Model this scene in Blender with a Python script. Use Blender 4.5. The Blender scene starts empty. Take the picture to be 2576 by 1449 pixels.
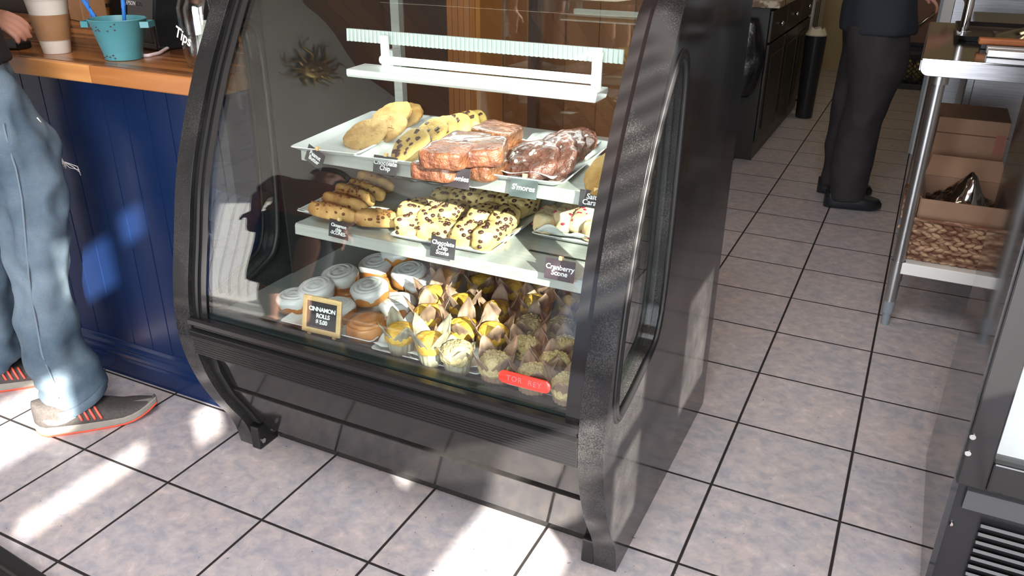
import bpy, bmesh, math, random
from mathutils import Vector, Matrix, Euler, noise

random.seed(7)
C = bpy.context.scene.collection
SC = bpy.context.scene
PI = math.pi

# ------------------------------------------------------------------ camera
# solved from the floor tile grid (0.33 m tiles); x runs along the display case, y away, z up
CAM = Vector((2.275, -1.173, 1.407))
RX = Vector((0.8956, 0.4448, 0.0060)); DN = Vector((0.1922, -0.3742, -0.9072)); FW = Vector((-0.4012, 0.8137, -0.4206))
FPX = 2035.43
cd = bpy.data.cameras.new('camera'); cam = bpy.data.objects.new('camera', cd); C.objects.link(cam)
cd.sensor_width = 36.0; cd.lens = FPX / 2576 * 36.0; cd.clip_start = 0.02
FW.normalize(); RX = (RX - FW * RX.dot(FW)).normalized(); DN = FW.cross(RX).normalized()
m = Matrix((RX, -DN, -FW)).transposed().to_4x4(); m.translation = CAM
cam.matrix_world = m
SC.camera = cam

def ray(u, v):
    return RX * ((u - 1288) / FPX) + DN * ((v - 724.5) / FPX) + FW
def Pz(u, v, z):
    d = ray(u, v); return CAM + d * ((z - CAM.z) / d.z)
def Py(u, v, y):
    d = ray(u, v); return CAM + d * ((y - CAM.y) / d.y)

# ------------------------------------------------------------------ light
SC.view_settings.view_transform = 'Standard'
SC.view_settings.look = 'None'
SC.view_settings.gamma = 1.0
SC.view_settings.exposure = 0.0
cy = SC.cycles
cy.max_bounces = 7; cy.diffuse_bounces = 3; cy.glossy_bounces = 4; cy.transmission_bounces = 4; cy.transparent_max_bounces = 14
cy.caustics_reflective = False; cy.caustics_refractive = False
cy.sample_clamp_indirect = 4.0; cy.use_denoising = True
w = bpy.data.worlds.new('sky'); SC.world = w; w.use_nodes = True
w.node_tree.nodes['Background'].inputs[0].default_value = (0.62, 0.75, 1.0, 1)
w.node_tree.nodes['Background'].inputs[1].default_value = 1.2

SUN_D = Vector((-1.0, 0.8, -0.6)).normalized()          # the way the sunlight travels
sl = bpy.data.lights.new('sun', 'SUN'); so = bpy.data.objects.new('sun', sl); C.objects.link(so)
sl.energy = 32.0; sl.angle = math.radians(0.53); sl.color = (1.0, 0.93, 0.82)
so.rotation_euler = (-SUN_D).to_track_quat('Z', 'Y').to_euler(); so.location = (6, -4, 5)

def area(name, loc, direction, sx, sy, power, color):
    l = bpy.data.lights.new(name, 'AREA'); l.shape = 'RECTANGLE'; l.size = sx; l.size_y = sy; l.energy = power; l.color = color
    o = bpy.data.objects.new(name, l); C.objects.link(o); o.location = loc
    o.rotation_euler = (-Vector(direction)).to_track_quat('Z', 'Y').to_euler()
    return o
area('storefront_daylight', (2.2, -4.85, 1.6), (0, 1, -0.05), 3.0, 2.6, 300, (0.93, 0.96, 1.0))
area('overhead_fill_light', (2.1, -1.3, 3.56), (0, 0, -1), 1.5, 1.5, 105, (0.95, 0.97, 1.0))  # added fill light over the front floor, not a lamp of the room
area('side_window_daylight', (3.82, -3.0, 1.9), (-1, 0.25, -0.1), 1.6, 1.6, 70, (0.92, 0.96, 1.0))
area('kitchen_ceiling_lamp', (2.0, 5.2, 3.5), (0, 0, -1), 1.2, 0.4, 12, (1.0, 0.80, 0.50))
area('back_bar_lamp', (0.2, 1.35, 3.5), (0, 0.3, -1), 1.4, 0.4, 15, (1.0, 0.85, 0.66))

# ------------------------------------------------------------------ materials
MATS = {}
def nodes_of(name):
    mt = bpy.data.materials.new(name); mt.use_nodes = True
    nt = mt.node_tree; return mt, nt, nt.nodes['Principled BSDF']
def N(nt, kind, **kw):
    n = nt.nodes.new(kind)
    for k, v in kw.items():
        if isinstance(k, str) and k.startswith('i_'): n.inputs[k[2:]].default_value = v
        else: setattr(n, k, v)
    return n
def coords(nt, scale=(1, 1, 1), rot=(0, 0, 0)):
    tc = N(nt, 'ShaderNodeTexCoord'); mp = N(nt, 'ShaderNodeMapping')
    mp.inputs['Scale'].default_value = scale; mp.inputs['Rotation'].default_value = rot
    nt.links.new(tc.outputs['Object'], mp.inputs[0]); return mp.outputs[0]
def c4(c): return (c[0], c[1], c[2], 1.0)
def mat(name, col, rough=0.5, metal=0.0, col2=None, nscale=8.0, stretch=(1, 1, 1), detail=4.0, lo=0.35, hi=0.65,
        bump=0.0, bscale=None, spec=0.5, coat=0.0, emit=None, estr=0.0, trans=0.0, sss=0.0, rough2=None, alpha=None):
    if name in MATS: return MATS[name]
    mt, nt, b = nodes_of(name)
    b.inputs['Base Color'].default_value = c4(col); b.inputs['Roughness'].default_value = rough
    b.inputs['Metallic'].default_value = metal; b.inputs['Specular IOR Level'].default_value = spec
    b.inputs['Coat Weight'].default_value = coat; b.inputs['Coat Roughness'].default_value = 0.08
    if sss: b.inputs['Subsurface Weight'].default_value = sss; b.inputs['Subsurface Radius'].default_value = (0.01, 0.006, 0.004)
    if emit: b.inputs['Emission Color'].default_value = c4(emit); b.inputs['Emission Strength'].default_value = estr
    v = coords(nt, stretch)
    if col2:
        nz = N(nt, 'ShaderNodeTexNoise'); nz.inputs['Scale'].default_value = nscale; nz.inputs['Detail'].default_value = detail
        nt.links.new(v, nz.inputs['Vector'])
        rp = N(nt, 'ShaderNodeValToRGB'); rp.color_ramp.elements[0].position = lo; rp.color_ramp.elements[1].position = hi
        rp.color_ramp.elements[0].color = c4(col); rp.color_ramp.elements[1].color = c4(col2)
        nt.links.new(nz.outputs['Fac'], rp.inputs[0]); nt.links.new(rp.outputs[0], b.inputs['Base Color'])
        if rough2 is not None:
            mr = N(nt, 'ShaderNodeMapRange'); mr.inputs['From Min'].default_value = lo; mr.inputs['From Max'].default_value = hi
            mr.inputs['To Min'].default_value = rough; mr.inputs['To Max'].default_value = rough2
            nt.links.new(nz.outputs['Fac'], mr.inputs[0]); nt.links.new(mr.outputs[0], b.inputs['Roughness'])
    if bump:
        nb = N(nt, 'ShaderNodeTexNoise'); nb.inputs['Scale'].default_value = bscale or nscale; nb.inputs['Detail'].default_value = 5
        nt.links.new(v, nb.inputs['Vector'])
        bp = N(nt, 'ShaderNodeBump'); bp.inputs['Strength'].default_value = bump; bp.inputs['Distance'].default_value = 0.01
        nt.links.new(nb.outputs['Fac'], bp.inputs['Height']); nt.links.new(bp.outputs[0], b.inputs['Normal'])
    MATS[name] = mt; return mt

def glass(name, tint=(0.93, 0.97, 0.96), refl=1.0, rough=0.0, f0=0.055):
    if name in MATS: return MATS[name]
    mt = bpy.data.materials.new(name); mt.use_nodes = True; nt = mt.node_tree; nt.nodes.clear()
    out = N(nt, 'ShaderNodeOutputMaterial'); mx = N(nt, 'ShaderNodeMixShader')
    tr = N(nt, 'ShaderNodeBsdfTransparent'); tr.inputs[0].default_value = c4(tint)
    gl = N(nt, 'ShaderNodeBsdfGlossy'); gl.inputs['Roughness'].default_value = rough; gl.inputs[0].default_value = (refl, refl, refl, 1)
    g = N(nt, 'ShaderNodeNewGeometry'); d = N(nt, 'ShaderNodeVectorMath', operation='DOT_PRODUCT')
    nt.links.new(g.outputs['Incoming'], d.inputs[0]); nt.links.new(g.outputs['Normal'], d.inputs[1])
    a = N(nt, 'ShaderNodeMath', operation='ABSOLUTE'); nt.links.new(d.outputs['Value'], a.inputs[0])
    s = N(nt, 'ShaderNodeMath', operation='SUBTRACT'); s.inputs[0].default_value = 1.0; nt.links.new(a.outputs[0], s.inputs[1])
    p = N(nt, 'ShaderNodeMath', operation='POWER'); nt.links.new(s.outputs[0], p.inputs[0]); p.inputs[1].default_value = 5.0
    ml = N(nt, 'ShaderNodeMath', operation='MULTIPLY_ADD'); nt.links.new(p.outputs[0], ml.inputs[0]); ml.inputs[1].default_value = 1 - f0; ml.inputs[2].default_value = f0
    nt.links.new(ml.outputs[0], mx.inputs[0]); nt.links.new(tr.outputs[0], mx.inputs[1]); nt.links.new(gl.outputs[0], mx.inputs[2])
    nt.links.new(mx.outputs[0], out.inputs[0]); MATS[name] = mt; return mt

def planks(name, c1, c2, width, axis, rough=0.5, gap=0.012, grain=18.0, along=None):
    """boards of a given width laid across one axis, with grain along the boards"""
    if name in MATS: return MATS[name]
    mt, nt, b = nodes_of(name); b.inputs['Roughness'].default_value = rough
    tc = N(nt, 'ShaderNodeTexCoord'); sp = N(nt, 'ShaderNodeSeparateXYZ'); nt.links.new(tc.outputs['Object'], sp.inputs[0])
    dv = N(nt, 'ShaderNodeMath', operation='DIVIDE'); nt.links.new(sp.outputs[axis], dv.inputs[0]); dv.inputs[1].default_value = width
    fl = N(nt, 'ShaderNodeMath', operation='FLOOR'); nt.links.new(dv.outputs[0], fl.inputs[0])
    fr = N(nt, 'ShaderNodeMath', operation='FRACT'); nt.links.new(dv.outputs[0], fr.inputs[0])
    wn = N(nt, 'ShaderNodeTexWhiteNoise', noise_dimensions='1D'); nt.links.new(fl.outputs[0], wn.inputs['W'])
    mp = N(nt, 'ShaderNodeMapping'); st = [grain, grain, grain]
    if along is not None: st[along] = grain * 0.06
    mp.inputs['Scale'].default_value = st; nt.links.new(tc.outputs['Object'], mp.inputs[0])
    ad = N(nt, 'ShaderNodeVectorMath', operation='ADD'); nt.links.new(mp.outputs[0], ad.inputs[0])
    sc = N(nt, 'ShaderNodeVectorMath', operation='SCALE'); nt.links.new(wn.outputs['Color'], sc.inputs[0]); sc.inputs['Scale'].default_value = 40
    nt.links.new(sc.outputs[0], ad.inputs[1])
    nz = N(nt, 'ShaderNodeTexNoise'); nz.inputs['Scale'].default_value = 1.0; nz.inputs['Detail'].default_value = 5; nt.links.new(ad.outputs[0], nz.inputs['Vector'])
    mixv = N(nt, 'ShaderNodeMath', operation='MULTIPLY_ADD'); nt.links.new(wn.outputs['Value'], mixv.inputs[0]); mixv.inputs[1].default_value = 0.75; mixv.inputs[2].default_value = -0.3
    s2 = N(nt, 'ShaderNodeMath', operation='ADD'); nt.links.new(mixv.outputs[0], s2.inputs[0]); nt.links.new(nz.outputs['Fac'], s2.inputs[1])
    rp = N(nt, 'ShaderNodeValToRGB'); rp.color_ramp.elements[0].position = 0.34; rp.color_ramp.elements[1].position = 0.80
    rp.color_ramp.elements[0].color = c4(c1); rp.color_ramp.elements[1].color = c4(c2); nt.links.new(s2.outputs[0], rp.inputs[0])
    lt = N(nt, 'ShaderNodeMath', operation='LESS_THAN'); nt.links.new(fr.outputs[0], lt.inputs[0]); lt.inputs[1].default_value = gap
    mx = N(nt, 'ShaderNodeMix', data_type='RGBA'); nt.links.new(lt.outputs[0], mx.inputs['Factor']); nt.links.new(rp.outputs[0], mx.inputs['A'])
    mx.inputs['B'].default_value = c4([k * 0.25 for k in c1]); nt.links.new(mx.outputs['Result'], b.inputs['Base Color'])
    MATS[name] = mt; return mt

def tile_floor():
    mt, nt, b = nodes_of('ceramic_floor_tiles')
    tc = N(nt, 'ShaderNodeTexCoord'); sp = N(nt, 'ShaderNodeSeparateXYZ'); nt.links.new(tc.outputs['Object'], sp.inputs[0])
    dist = []; cell = []
    for ax in (0, 1):
        dv = N(nt, 'ShaderNodeMath', operation='MULTIPLY_ADD'); nt.links.new(sp.outputs[ax], dv.inputs[0]); dv.inputs[1].default_value = 1 / 0.33; dv.inputs[2].default_value = 0.5
        fr = N(nt, 'ShaderNodeMath', operation='FRACT'); nt.links.new(dv.outputs[0], fr.inputs[0])
        s = N(nt, 'ShaderNodeMath', operation='SUBTRACT'); nt.links.new(fr.outputs[0], s.inputs[0]); s.inputs[1].default_value = 0.5
        a = N(nt, 'ShaderNodeMath', operation='ABSOLUTE'); nt.links.new(s.outputs[0], a.inputs[0]); dist.append(a)
        d2 = N(nt, 'ShaderNodeMath', operation='MULTIPLY'); nt.links.new(sp.outputs[ax], d2.inputs[0]); d2.inputs[1].default_value = 1 / 0.33
        fl = N(nt, 'ShaderNodeMath', operation='FLOOR'); nt.links.new(d2.outputs[0], fl.inputs[0]); cell.append(fl)
    mn = N(nt, 'ShaderNodeMath', operation='MINIMUM'); nt.links.new(dist[0].outputs[0], mn.inputs[0]); nt.links.new(dist[1].outputs[0], mn.inputs[1])
    gr = N(nt, 'ShaderNodeMapRange'); gr.inputs['From Min'].default_value = 0.0088; gr.inputs['From Max'].default_value = 0.0135; nt.links.new(mn.outputs[0], gr.inputs[0])
    cb = N(nt, 'ShaderNodeCombineXYZ'); nt.links.new(cell[0].outputs[0], cb.inputs[0]); nt.links.new(cell[1].outputs[0], cb.inputs[1])
    wn = N(nt, 'ShaderNodeTexWhiteNoise', noise_dimensions='3D'); nt.links.new(cb.outputs[0], wn.inputs['Vector'])
    sc = N(nt, 'ShaderNodeVectorMath', operation='SCALE'); nt.links.new(wn.outputs['Color'], sc.inputs[0]); sc.inputs['Scale'].default_value = 13
    ad = N(nt, 'ShaderNodeVectorMath', operation='ADD'); nt.links.new(tc.outputs['Object'], ad.inputs[0]); nt.links.new(sc.outputs[0], ad.inputs[1])
    mp = N(nt, 'ShaderNodeMapping'); mp.inputs['Scale'].default_value = (1, 1.1, 1); mp.inputs['Rotation'].default_value = (0, 0, 0.6); nt.links.new(ad.outputs[0], mp.inputs[0])
    n1 = N(nt, 'ShaderNodeTexNoise'); n1.inputs['Scale'].default_value = 26; n1.inputs['Detail'].default_value = 8; n1.inputs['Roughness'].default_value = 0.66; n1.inputs['Distortion'].default_value = 0.35
    nt.links.new(mp.outputs[0], n1.inputs['Vector'])
    r1 = N(nt, 'ShaderNodeValToRGB'); e = r1.color_ramp.elements
    e[0].position = 0.28; e[0].color = (0.33, 0.335, 0.385, 1); e[1].position = 0.76; e[1].color = (0.70, 0.65, 0.655, 1)
    for p_, c_ in ((0.42, (0.415, 0.40, 0.425)), (0.52, (0.49, 0.455, 0.46)), (0.60, (0.545, 0.49, 0.48))):
        k = e.new(p_); k.color = c4(c_)
    nt.links.new(n1.outputs['Fac'], r1.inputs[0])
    n2 = N(nt, 'ShaderNodeTexNoise'); n2.inputs['Scale'].default_value = 5; n2.inputs['Detail'].default_value = 4; nt.links.new(mp.outputs[0], n2.inputs['Vector'])
    r2 = N(nt, 'ShaderNodeValToRGB'); r2.color_ramp.elements[0].position = 0.35; r2.color_ramp.elements[1].position = 0.7
    r2.color_ramp.elements[0].color = (0.94, 0.965, 1.0, 1); r2.color_ramp.elements[1].color = (1.02, 0.985, 0.965, 1); nt.links.new(n2.outputs['Fac'], r2.inputs[0])
    m0 = N(nt, 'ShaderNodeMix', data_type='RGBA', blend_type='MULTIPLY'); m0.inputs['Factor'].default_value = 1.0
    nt.links.new(r1.outputs[0], m0.inputs['A']); nt.links.new(r2.outputs[0], m0.inputs['B'])
    n3 = N(nt, 'ShaderNodeTexNoise'); n3.inputs['Scale'].default_value = 95; n3.inputs['Detail'].default_value = 2; nt.links.new(mp.outputs[0], n3.inputs['Vector'])
    r3 = N(nt, 'ShaderNodeValToRGB'); r3.color_ramp.elements[0].position = 0.235; r3.color_ramp.elements[1].position = 0.27
    r3.color_ramp.elements[0].color = (0.25, 0.24, 0.24, 1); r3.color_ramp.elements[1].color = (1, 1, 1, 1); nt.links.new(n3.outputs['Fac'], r3.inputs[0])
    m2 = N(nt, 'ShaderNodeMix', data_type='RGBA', blend_type='MULTIPLY'); m2.inputs['Factor'].default_value = 1.0
    nt.links.new(m0.outputs['Result'], m2.inputs['A']); nt.links.new(r3.outputs[0], m2.inputs['B'])
    mx = N(nt, 'ShaderNodeMix', data_type='RGBA'); nt.links.new(gr.outputs[0], mx.inputs['Factor']); mx.inputs['A'].default_value = (0.014, 0.011, 0.010, 1)
    nt.links.new(m2.outputs['Result'], mx.inputs['B']); nt.links.new(mx.outputs['Result'], b.inputs['Base Color'])
    rr = N(nt, 'ShaderNodeMapRange'); rr.inputs['To Min'].default_value = 0.85; rr.inputs['To Max'].default_value = 0.36; nt.links.new(gr.outputs[0], rr.inputs[0]); nt.links.new(rr.outputs[0], b.inputs['Roughness'])
    hs = N(nt, 'ShaderNodeMath', operation='MULTIPLY_ADD'); nt.links.new(n1.outputs['Fac'], hs.inputs[0]); hs.inputs[1].default_value = 0.35; nt.links.new(gr.outputs[0], hs.inputs[2])
    bp = N(nt, 'ShaderNodeBump'); bp.inputs['Strength'].default_value = 0.5; bp.inputs['Distance'].default_value = 0.003; nt.links.new(hs.outputs[0], bp.inputs['Height']); nt.links.new(bp.outputs[0], b.inputs['Normal'])
    return mt

def scratched_black():
    mt, nt, b = nodes_of('scuffed_black_enamel')
    v = coords(nt, (1, 1, 1))
    n = N(nt, 'ShaderNodeTexNoise'); n.inputs['Scale'].default_value = 420; n.inputs['Detail'].default_value = 3; nt.links.new(v, n.inputs['Vector'])
    n2 = N(nt, 'ShaderNodeTexNoise'); n2.inputs['Scale'].default_value = 9; n2.inputs['Detail'].default_value = 3; nt.links.new(v, n2.inputs['Vector'])
    ml = N(nt, 'ShaderNodeMath', operation='MULTIPLY'); nt.links.new(n.outputs['Fac'], ml.inputs[0]); nt.links.new(n2.outputs['Fac'], ml.inputs[1])
    tz = N(nt, 'ShaderNodeTexCoord'); sz = N(nt, 'ShaderNodeSeparateXYZ'); nt.links.new(tz.outputs['Object'], sz.inputs[0])
    wr_ = N(nt, 'ShaderNodeMapRange'); wr_.inputs['From Min'].default_value = 0.05; wr_.inputs['From Max'].default_value = 0.75; wr_.inputs['To Min'].default_value = 0.12; wr_.inputs['To Max'].default_value = -0.02  # greyer towards the floor: scuffs plus sunlit grey painted into the colour
    nt.links.new(sz.outputs[2], wr_.inputs[0]); dust_and_sunlight = N(nt, 'ShaderNodeMath', operation='ADD'); nt.links.new(ml.outputs[0], dust_and_sunlight.inputs[0]); nt.links.new(wr_.outputs[0], dust_and_sunlight.inputs[1]); ml = dust_and_sunlight
    r = N(nt, 'ShaderNodeValToRGB'); r.color_ramp.elements[0].position = 0.24; r.color_ramp.elements[1].position = 0.80
    r.color_ramp.elements[0].color = (0.014, 0.014, 0.015, 1); r.color_ramp.elements[1].color = (0.115, 0.11, 0.107, 1)
    nt.links.new(ml.outputs[0], r.inputs[0]); nt.links.new(r.outputs[0], b.inputs['Base Color'])
    b.inputs['Roughness'].default_value = 0.12; b.inputs['Specular IOR Level'].default_value = 0.26
    bp = N(nt, 'ShaderNodeBump'); bp.inputs['Strength'].default_value = 0.04; bp.inputs['Distance'].default_value = 0.01
    nt.links.new(n2.outputs['Fac'], bp.inputs['Height']); nt.links.new(bp.outputs[0], b.inputs['Normal'])
    return mt

BLK = scratched_black()
M_blackgloss = mat('black_gloss', (0.014, 0.014, 0.015), 0.10, spec=0.6)
M_blacksat = mat('black_satin', (0.016, 0.016, 0.018), 0.28)
M_rubber = mat('black_rubber', (0.010, 0.010, 0.011), 0.45)
M_kick = mat('charcoal_enamel', (0.016, 0.015, 0.015), 0.10, spec=0.42, col2=(0.020, 0.019, 0.018), nscale=40)
M_alu = mat('anodised_black_extrusion', (0.014, 0.014, 0.015), 0.24, metal=0.0, spec=0.4)
M_white = mat('white_enamel', (0.80, 0.81, 0.79), 0.35)
M_steel = mat('brushed_steel', (0.36, 0.365, 0.39), 0.30, metal=1.0, col2=(0.29, 0.295, 0.32), nscale=30, stretch=(0.3, 6, 6))
M_shelf = mat('shelf_steel', (0.50, 0.51, 0.48), 0.30, metal=0.35, col2=(0.44, 0.45, 0.42), nscale=20, stretch=(0.2, 5, 5))
M_chrome = mat('chrome', (0.75, 0.75, 0.76), 0.10, metal=1.0)
M_galv = mat('galvanised_leg', (0.48, 0.49, 0.50), 0.30, metal=0.95, col2=(0.30, 0.29, 0.28), nscale=9, stretch=(1, 1, 0.4), lo=0.5, hi=0.8)
M_porc = mat('white_porcelain', (0.66, 0.68, 0.67), 0.16, coat=0.3)
M_paper = mat('white_paper', (0.68, 0.68, 0.66), 0.7)
M_sign = mat('chalkboard_card', (0.022, 0.019, 0.021), 0.55)
M_signgrey = mat('grey_chalkboard_card', (0.070, 0.085, 0.085), 0.5)
M_signplum = mat('plum_chalkboard_card', (0.045, 0.026, 0.036), 0.5)
M_chalk = mat('white_chalk_ink', (0.88, 0.88, 0.86), 0.7)
M_pine = mat('pale_pine', (0.62, 0.40, 0.17), 0.45, col2=(0.72, 0.50, 0.24), nscale=14, stretch=(1, 1, 6))
M_glass = glass('case_glass')
M_jar = glass('jar_glass', (0.94, 0.96, 0.95), f0=0.08)

# ------------------------------------------------------------------ geometry helpers
def W(o):
    mm = o.matrix_basis.copy(); p = o.parent
    while p is not None: mm = p.matrix_basis @ mm; p = p.parent
    return mm
def tag(o, label=None, cat=None, group=None, kind=None):
    if label: o['label'] = label
    if cat: o['category'] = cat
    if group: o['group'] = group
    if kind: o['kind'] = kind
    return o
def thing(name, label, cat, loc=(0, 0, 0), rz=0.0, group=None):
    o = bpy.data.objects.new(name, None); C.objects.link(o); o.location = loc; o.rotation_euler = (0, 0, rz); o.empty_display_size = 0.05
    return tag(o, label, cat, group)
def kids(o): return [x for x in bpy.data.objects if x.parent is o]
def dup(o, parent=None, ch=None):
    c = o.copy(); C.objects.link(c); c.parent = parent
    for k in kids(o): dup(k, c)
    return c

class MB:
    def __init__(s): s.bm = bmesh.new()
    def _x(s, vs, mtx):
        if mtx is not None: bmesh.ops.transform(s.bm, matrix=mtx, verts=vs)
    def box(s, c, size, rot=None, bevel=0.0, seg=2):
        r = bmesh.ops.create_cube(s.bm, size=1.0); vs = r['verts']
        bmesh.ops.scale(s.bm, vec=size, verts=vs)
        if bevel:
            es = list({e for v in vs for e in v.link_edges})
            rb = bmesh.ops.bevel(s.bm, geom=es, offset=bevel, segments=seg, affect='EDGES', profile=0.5)
            vs = [v for v in s.bm.verts if v.is_valid and v in set(rb['verts']) | set(x for x in vs if x.is_valid)]
        mm = Matrix.Translation(c)
        if rot is not None: mm = mm @ (rot if isinstance(rot, Matrix) else Euler(rot).to_matrix().to_4x4())
        s._x(vs, mm); return vs
    def bx(s, x0, x1, y0, y1, z0, z1, bevel=0.0):
        return s.box(((x0 + x1) / 2, (y0 + y1) / 2, (z0 + z1) / 2), (x1 - x0, y1 - y0, z1 - z0), bevel=bevel)
    def cyl(s, p0, p1, r0, r1=None, n=24, caps=True):
        p0 = Vector(p0); p1 = Vector(p1); d = p1 - p0; r1 = r0 if r1 is None else r1
        r = bmesh.ops.create_cone(s.bm, cap_ends=caps, segments=n, radius1=r0, radius2=r1, depth=d.length)
        s._x(r['verts'], Matrix.Translation((p0 + p1) / 2) @ d.to_track_quat('Z', 'Y').to_matrix().to_4x4()); return r['verts']
    def ball(s, c, r, sc=(1, 1, 1), n=16, rot=None):
        q = bmesh.ops.create_uvsphere(s.bm, u_segments=n, v_segments=max(6, n // 2), radius=r)
        mm = Matrix.Translation(c)
        if rot is not None: mm = mm @ Euler(rot).to_matrix().to_4x4()
        s._x(q['verts'], mm @ Matrix.Diagonal((sc[0], sc[1], sc[2], 1))); return q['verts']
    def loops(s, rings, close=True, cap0=True, cap1=True):
        R = [[s.bm.verts.new(p) for p in rg] for rg in rings]; n = len(R[0])
        for a, b in zip(R, R[1:]):
            for i in range(n if close else n - 1):
                j = (i + 1) % n; s.bm.faces.new((a[i], a[j], b[j], b[i]))
        if close and cap0: s.bm.faces.new(R[0][::-1])
        if close and cap1: s.bm.faces.new(R[-1])
        return R
    def lathe(s, prof, o=(0, 0, 0), n=32, cap0=True, cap1=True):
        o = Vector(o)
        return s.loops([[o + Vector((r * math.cos(2 * PI * i / n), r * math.sin(2 * PI * i / n), z)) for i in range(n)] for r, z in prof], True, cap0, cap1)
    def prism(s, poly, axis, a0, a1):
        """poly is a list of 2d points in the plane normal to the axis"""
        def P(p, a):
            return {0: Vector((a, p[0], p[1])), 1: Vector((p[0], a, p[1])), 2: Vector((p[0], p[1], a))}[axis]
        return s.loops([[P(p, a0) for p in poly], [P(p, a1) for p in poly]])
    def tube(s, pts, r, n=10, closed=False):
        pts = [Vector(p) for p in pts]; rings = []; up = Vector((0.13, 0.27, 0.95))
        for i, p in enumerate(pts):
            if closed: t = pts[(i + 1) % len(pts)] - pts[i - 1]
            else: t = pts[min(i + 1, len(pts) - 1)] - pts[max(i - 1, 0)]
            t.normalize(); a = t.cross(up); 
            if a.length < 1e-3: a = t.cross(Vector((1, 0, 0)))
            a.normalize(); b = t.cross(a); rr = r[i] if isinstance(r, (list, tuple)) else r
            rings.append([p + a * (rr * math.cos(2 * PI * k / n)) + b * (rr * math.sin(2 * PI * k / n)) for k in range(n)])
        if closed: rings.append(rings[0]); 
        s.loops(rings, True, not closed, not closed)
        if closed: bmesh.ops.remove_doubles(s.bm, verts=s.bm.verts, dist=1e-6)
    def grid(s, fn, nu, nv):
        V = [[s.bm.verts.new(fn(i / nu, j / nv)) for j in range(nv + 1)] for i in range(nu + 1)]
        for i in range(nu):
            for j in range(nv): s.bm.faces.new((V[i][j], V[i + 1][j], V[i + 1][j + 1], V[i][j + 1]))
    def build(s, name, material, parent=None, smooth=False, bevel=0.0, solid=0.0, loc=None, world=True, sub=0, keep_normals=False):
        me = bpy.data.meshes.new(name)
        if not keep_normals: bmesh.ops.recalc_face_normals(s.bm, faces=s.bm.faces)
        o = bpy.data.objects.new(name, me); C.objects.link(o)
        if parent is not None:
            o.parent = parent
            if world: bmesh.ops.transform(s.bm, matrix=W(parent).inverted(), verts=s.bm.verts)
        if loc is not None:
            bmesh.ops.translate(s.bm, vec=-Vector(loc), verts=s.bm.verts); o.location = loc
        s.bm.to_mesh(me); s.bm.free()
        me.materials.append(material)
        if smooth:
            for p in me.polygons: p.use_smooth = True
            if smooth != 'all': me.set_sharp_from_angle(angle=math.radians(38))
        if solid:
            md = o.modifiers.new('thickness', 'SOLIDIFY'); md.thickness = solid; md.offset = 0
        if bevel:
            md = o.modifiers.new('bevel', 'BEVEL'); md.width = bevel; md.segments = 2; md.limit_method = 'ANGLE'; md.angle_limit = math.radians(35)
        if sub:
            md = o.modifiers.new('subdivision', 'SUBSURF'); md.levels = sub; md.render_levels = sub
        return o

def text_mesh(name, body, size, material, parent, mtx, align='CENTER', extrude=0.0004, space=1.0, line=0.95, shear=0.0, bold=0.0):
    cu = bpy.data.curves.new('lettering_curve', 'FONT'); cu.body = body; cu.size = size; cu.align_x = align; cu.align_y = 'CENTER'
    cu.extrude = extrude; cu.space_character = space; cu.space_line = line; cu.shear = shear; cu.resolution_u = 3; cu.offset = bold
    t = bpy.data.objects.new('lettering_tmp', cu); C.objects.link(t)
    dg = bpy.context.evaluated_depsgraph_get(); me = bpy.data.meshes.new_from_object(t.evaluated_get(dg))
    bpy.data.objects.remove(t); bpy.data.curves.remove(cu)
    me.name = name; o = bpy.data.objects.new(name, me); C.objects.link(o); me.materials.clear(); me.materials.append(material)
    if parent is not None: o.parent = parent; mtx = W(parent).inverted() @ mtx
    o.matrix_basis = mtx; return o

def frame(o, xdir, ydir):
    x = Vector(xdir).normalized(); y = Vector(ydir); y = (y - x * y.dot(x)).normalized(); z = x.cross(y)
    mm = Matrix((x, y, z)).transposed().to_4x4(); mm.translation = Vector(o); return mm

def struct(o): return tag(o, kind='structure')

# ------------------------------------------------------------------ room shell
CEIL = 3.62; XL = -1.3; XR = 3.9; YF = -5.0; YB = 7.7
M_wallgrey = mat('warm_grey_plaster', (0.52, 0.48, 0.42), 0.8, col2=(0.57, 0.53, 0.46), nscale=3)
M_wallcream = mat('cream_plaster', (0.34, 0.27, 0.14), 0.8, col2=(0.38, 0.31, 0.17), nscale=3)
M_ceil = planks('brown_ceiling_boards', (0.26, 0.095, 0.036), (0.44, 0.18, 0.075), 0.14, 0, 0.45, gap=0.05, grain=14, along=1)
M_woodwall = planks('brown_back_wall_boards', (0.085, 0.034, 0.013), (0.20, 0.085, 0.033), 0.16, 0, 0.42, gap=0.03, grain=16, along=2)
M_wains = planks('white_beadboard', (0.66, 0.66, 0.68), (0.76, 0.76, 0.77), 0.085, 1, 0.5, gap=0.09, grain=2, along=2)

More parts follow.
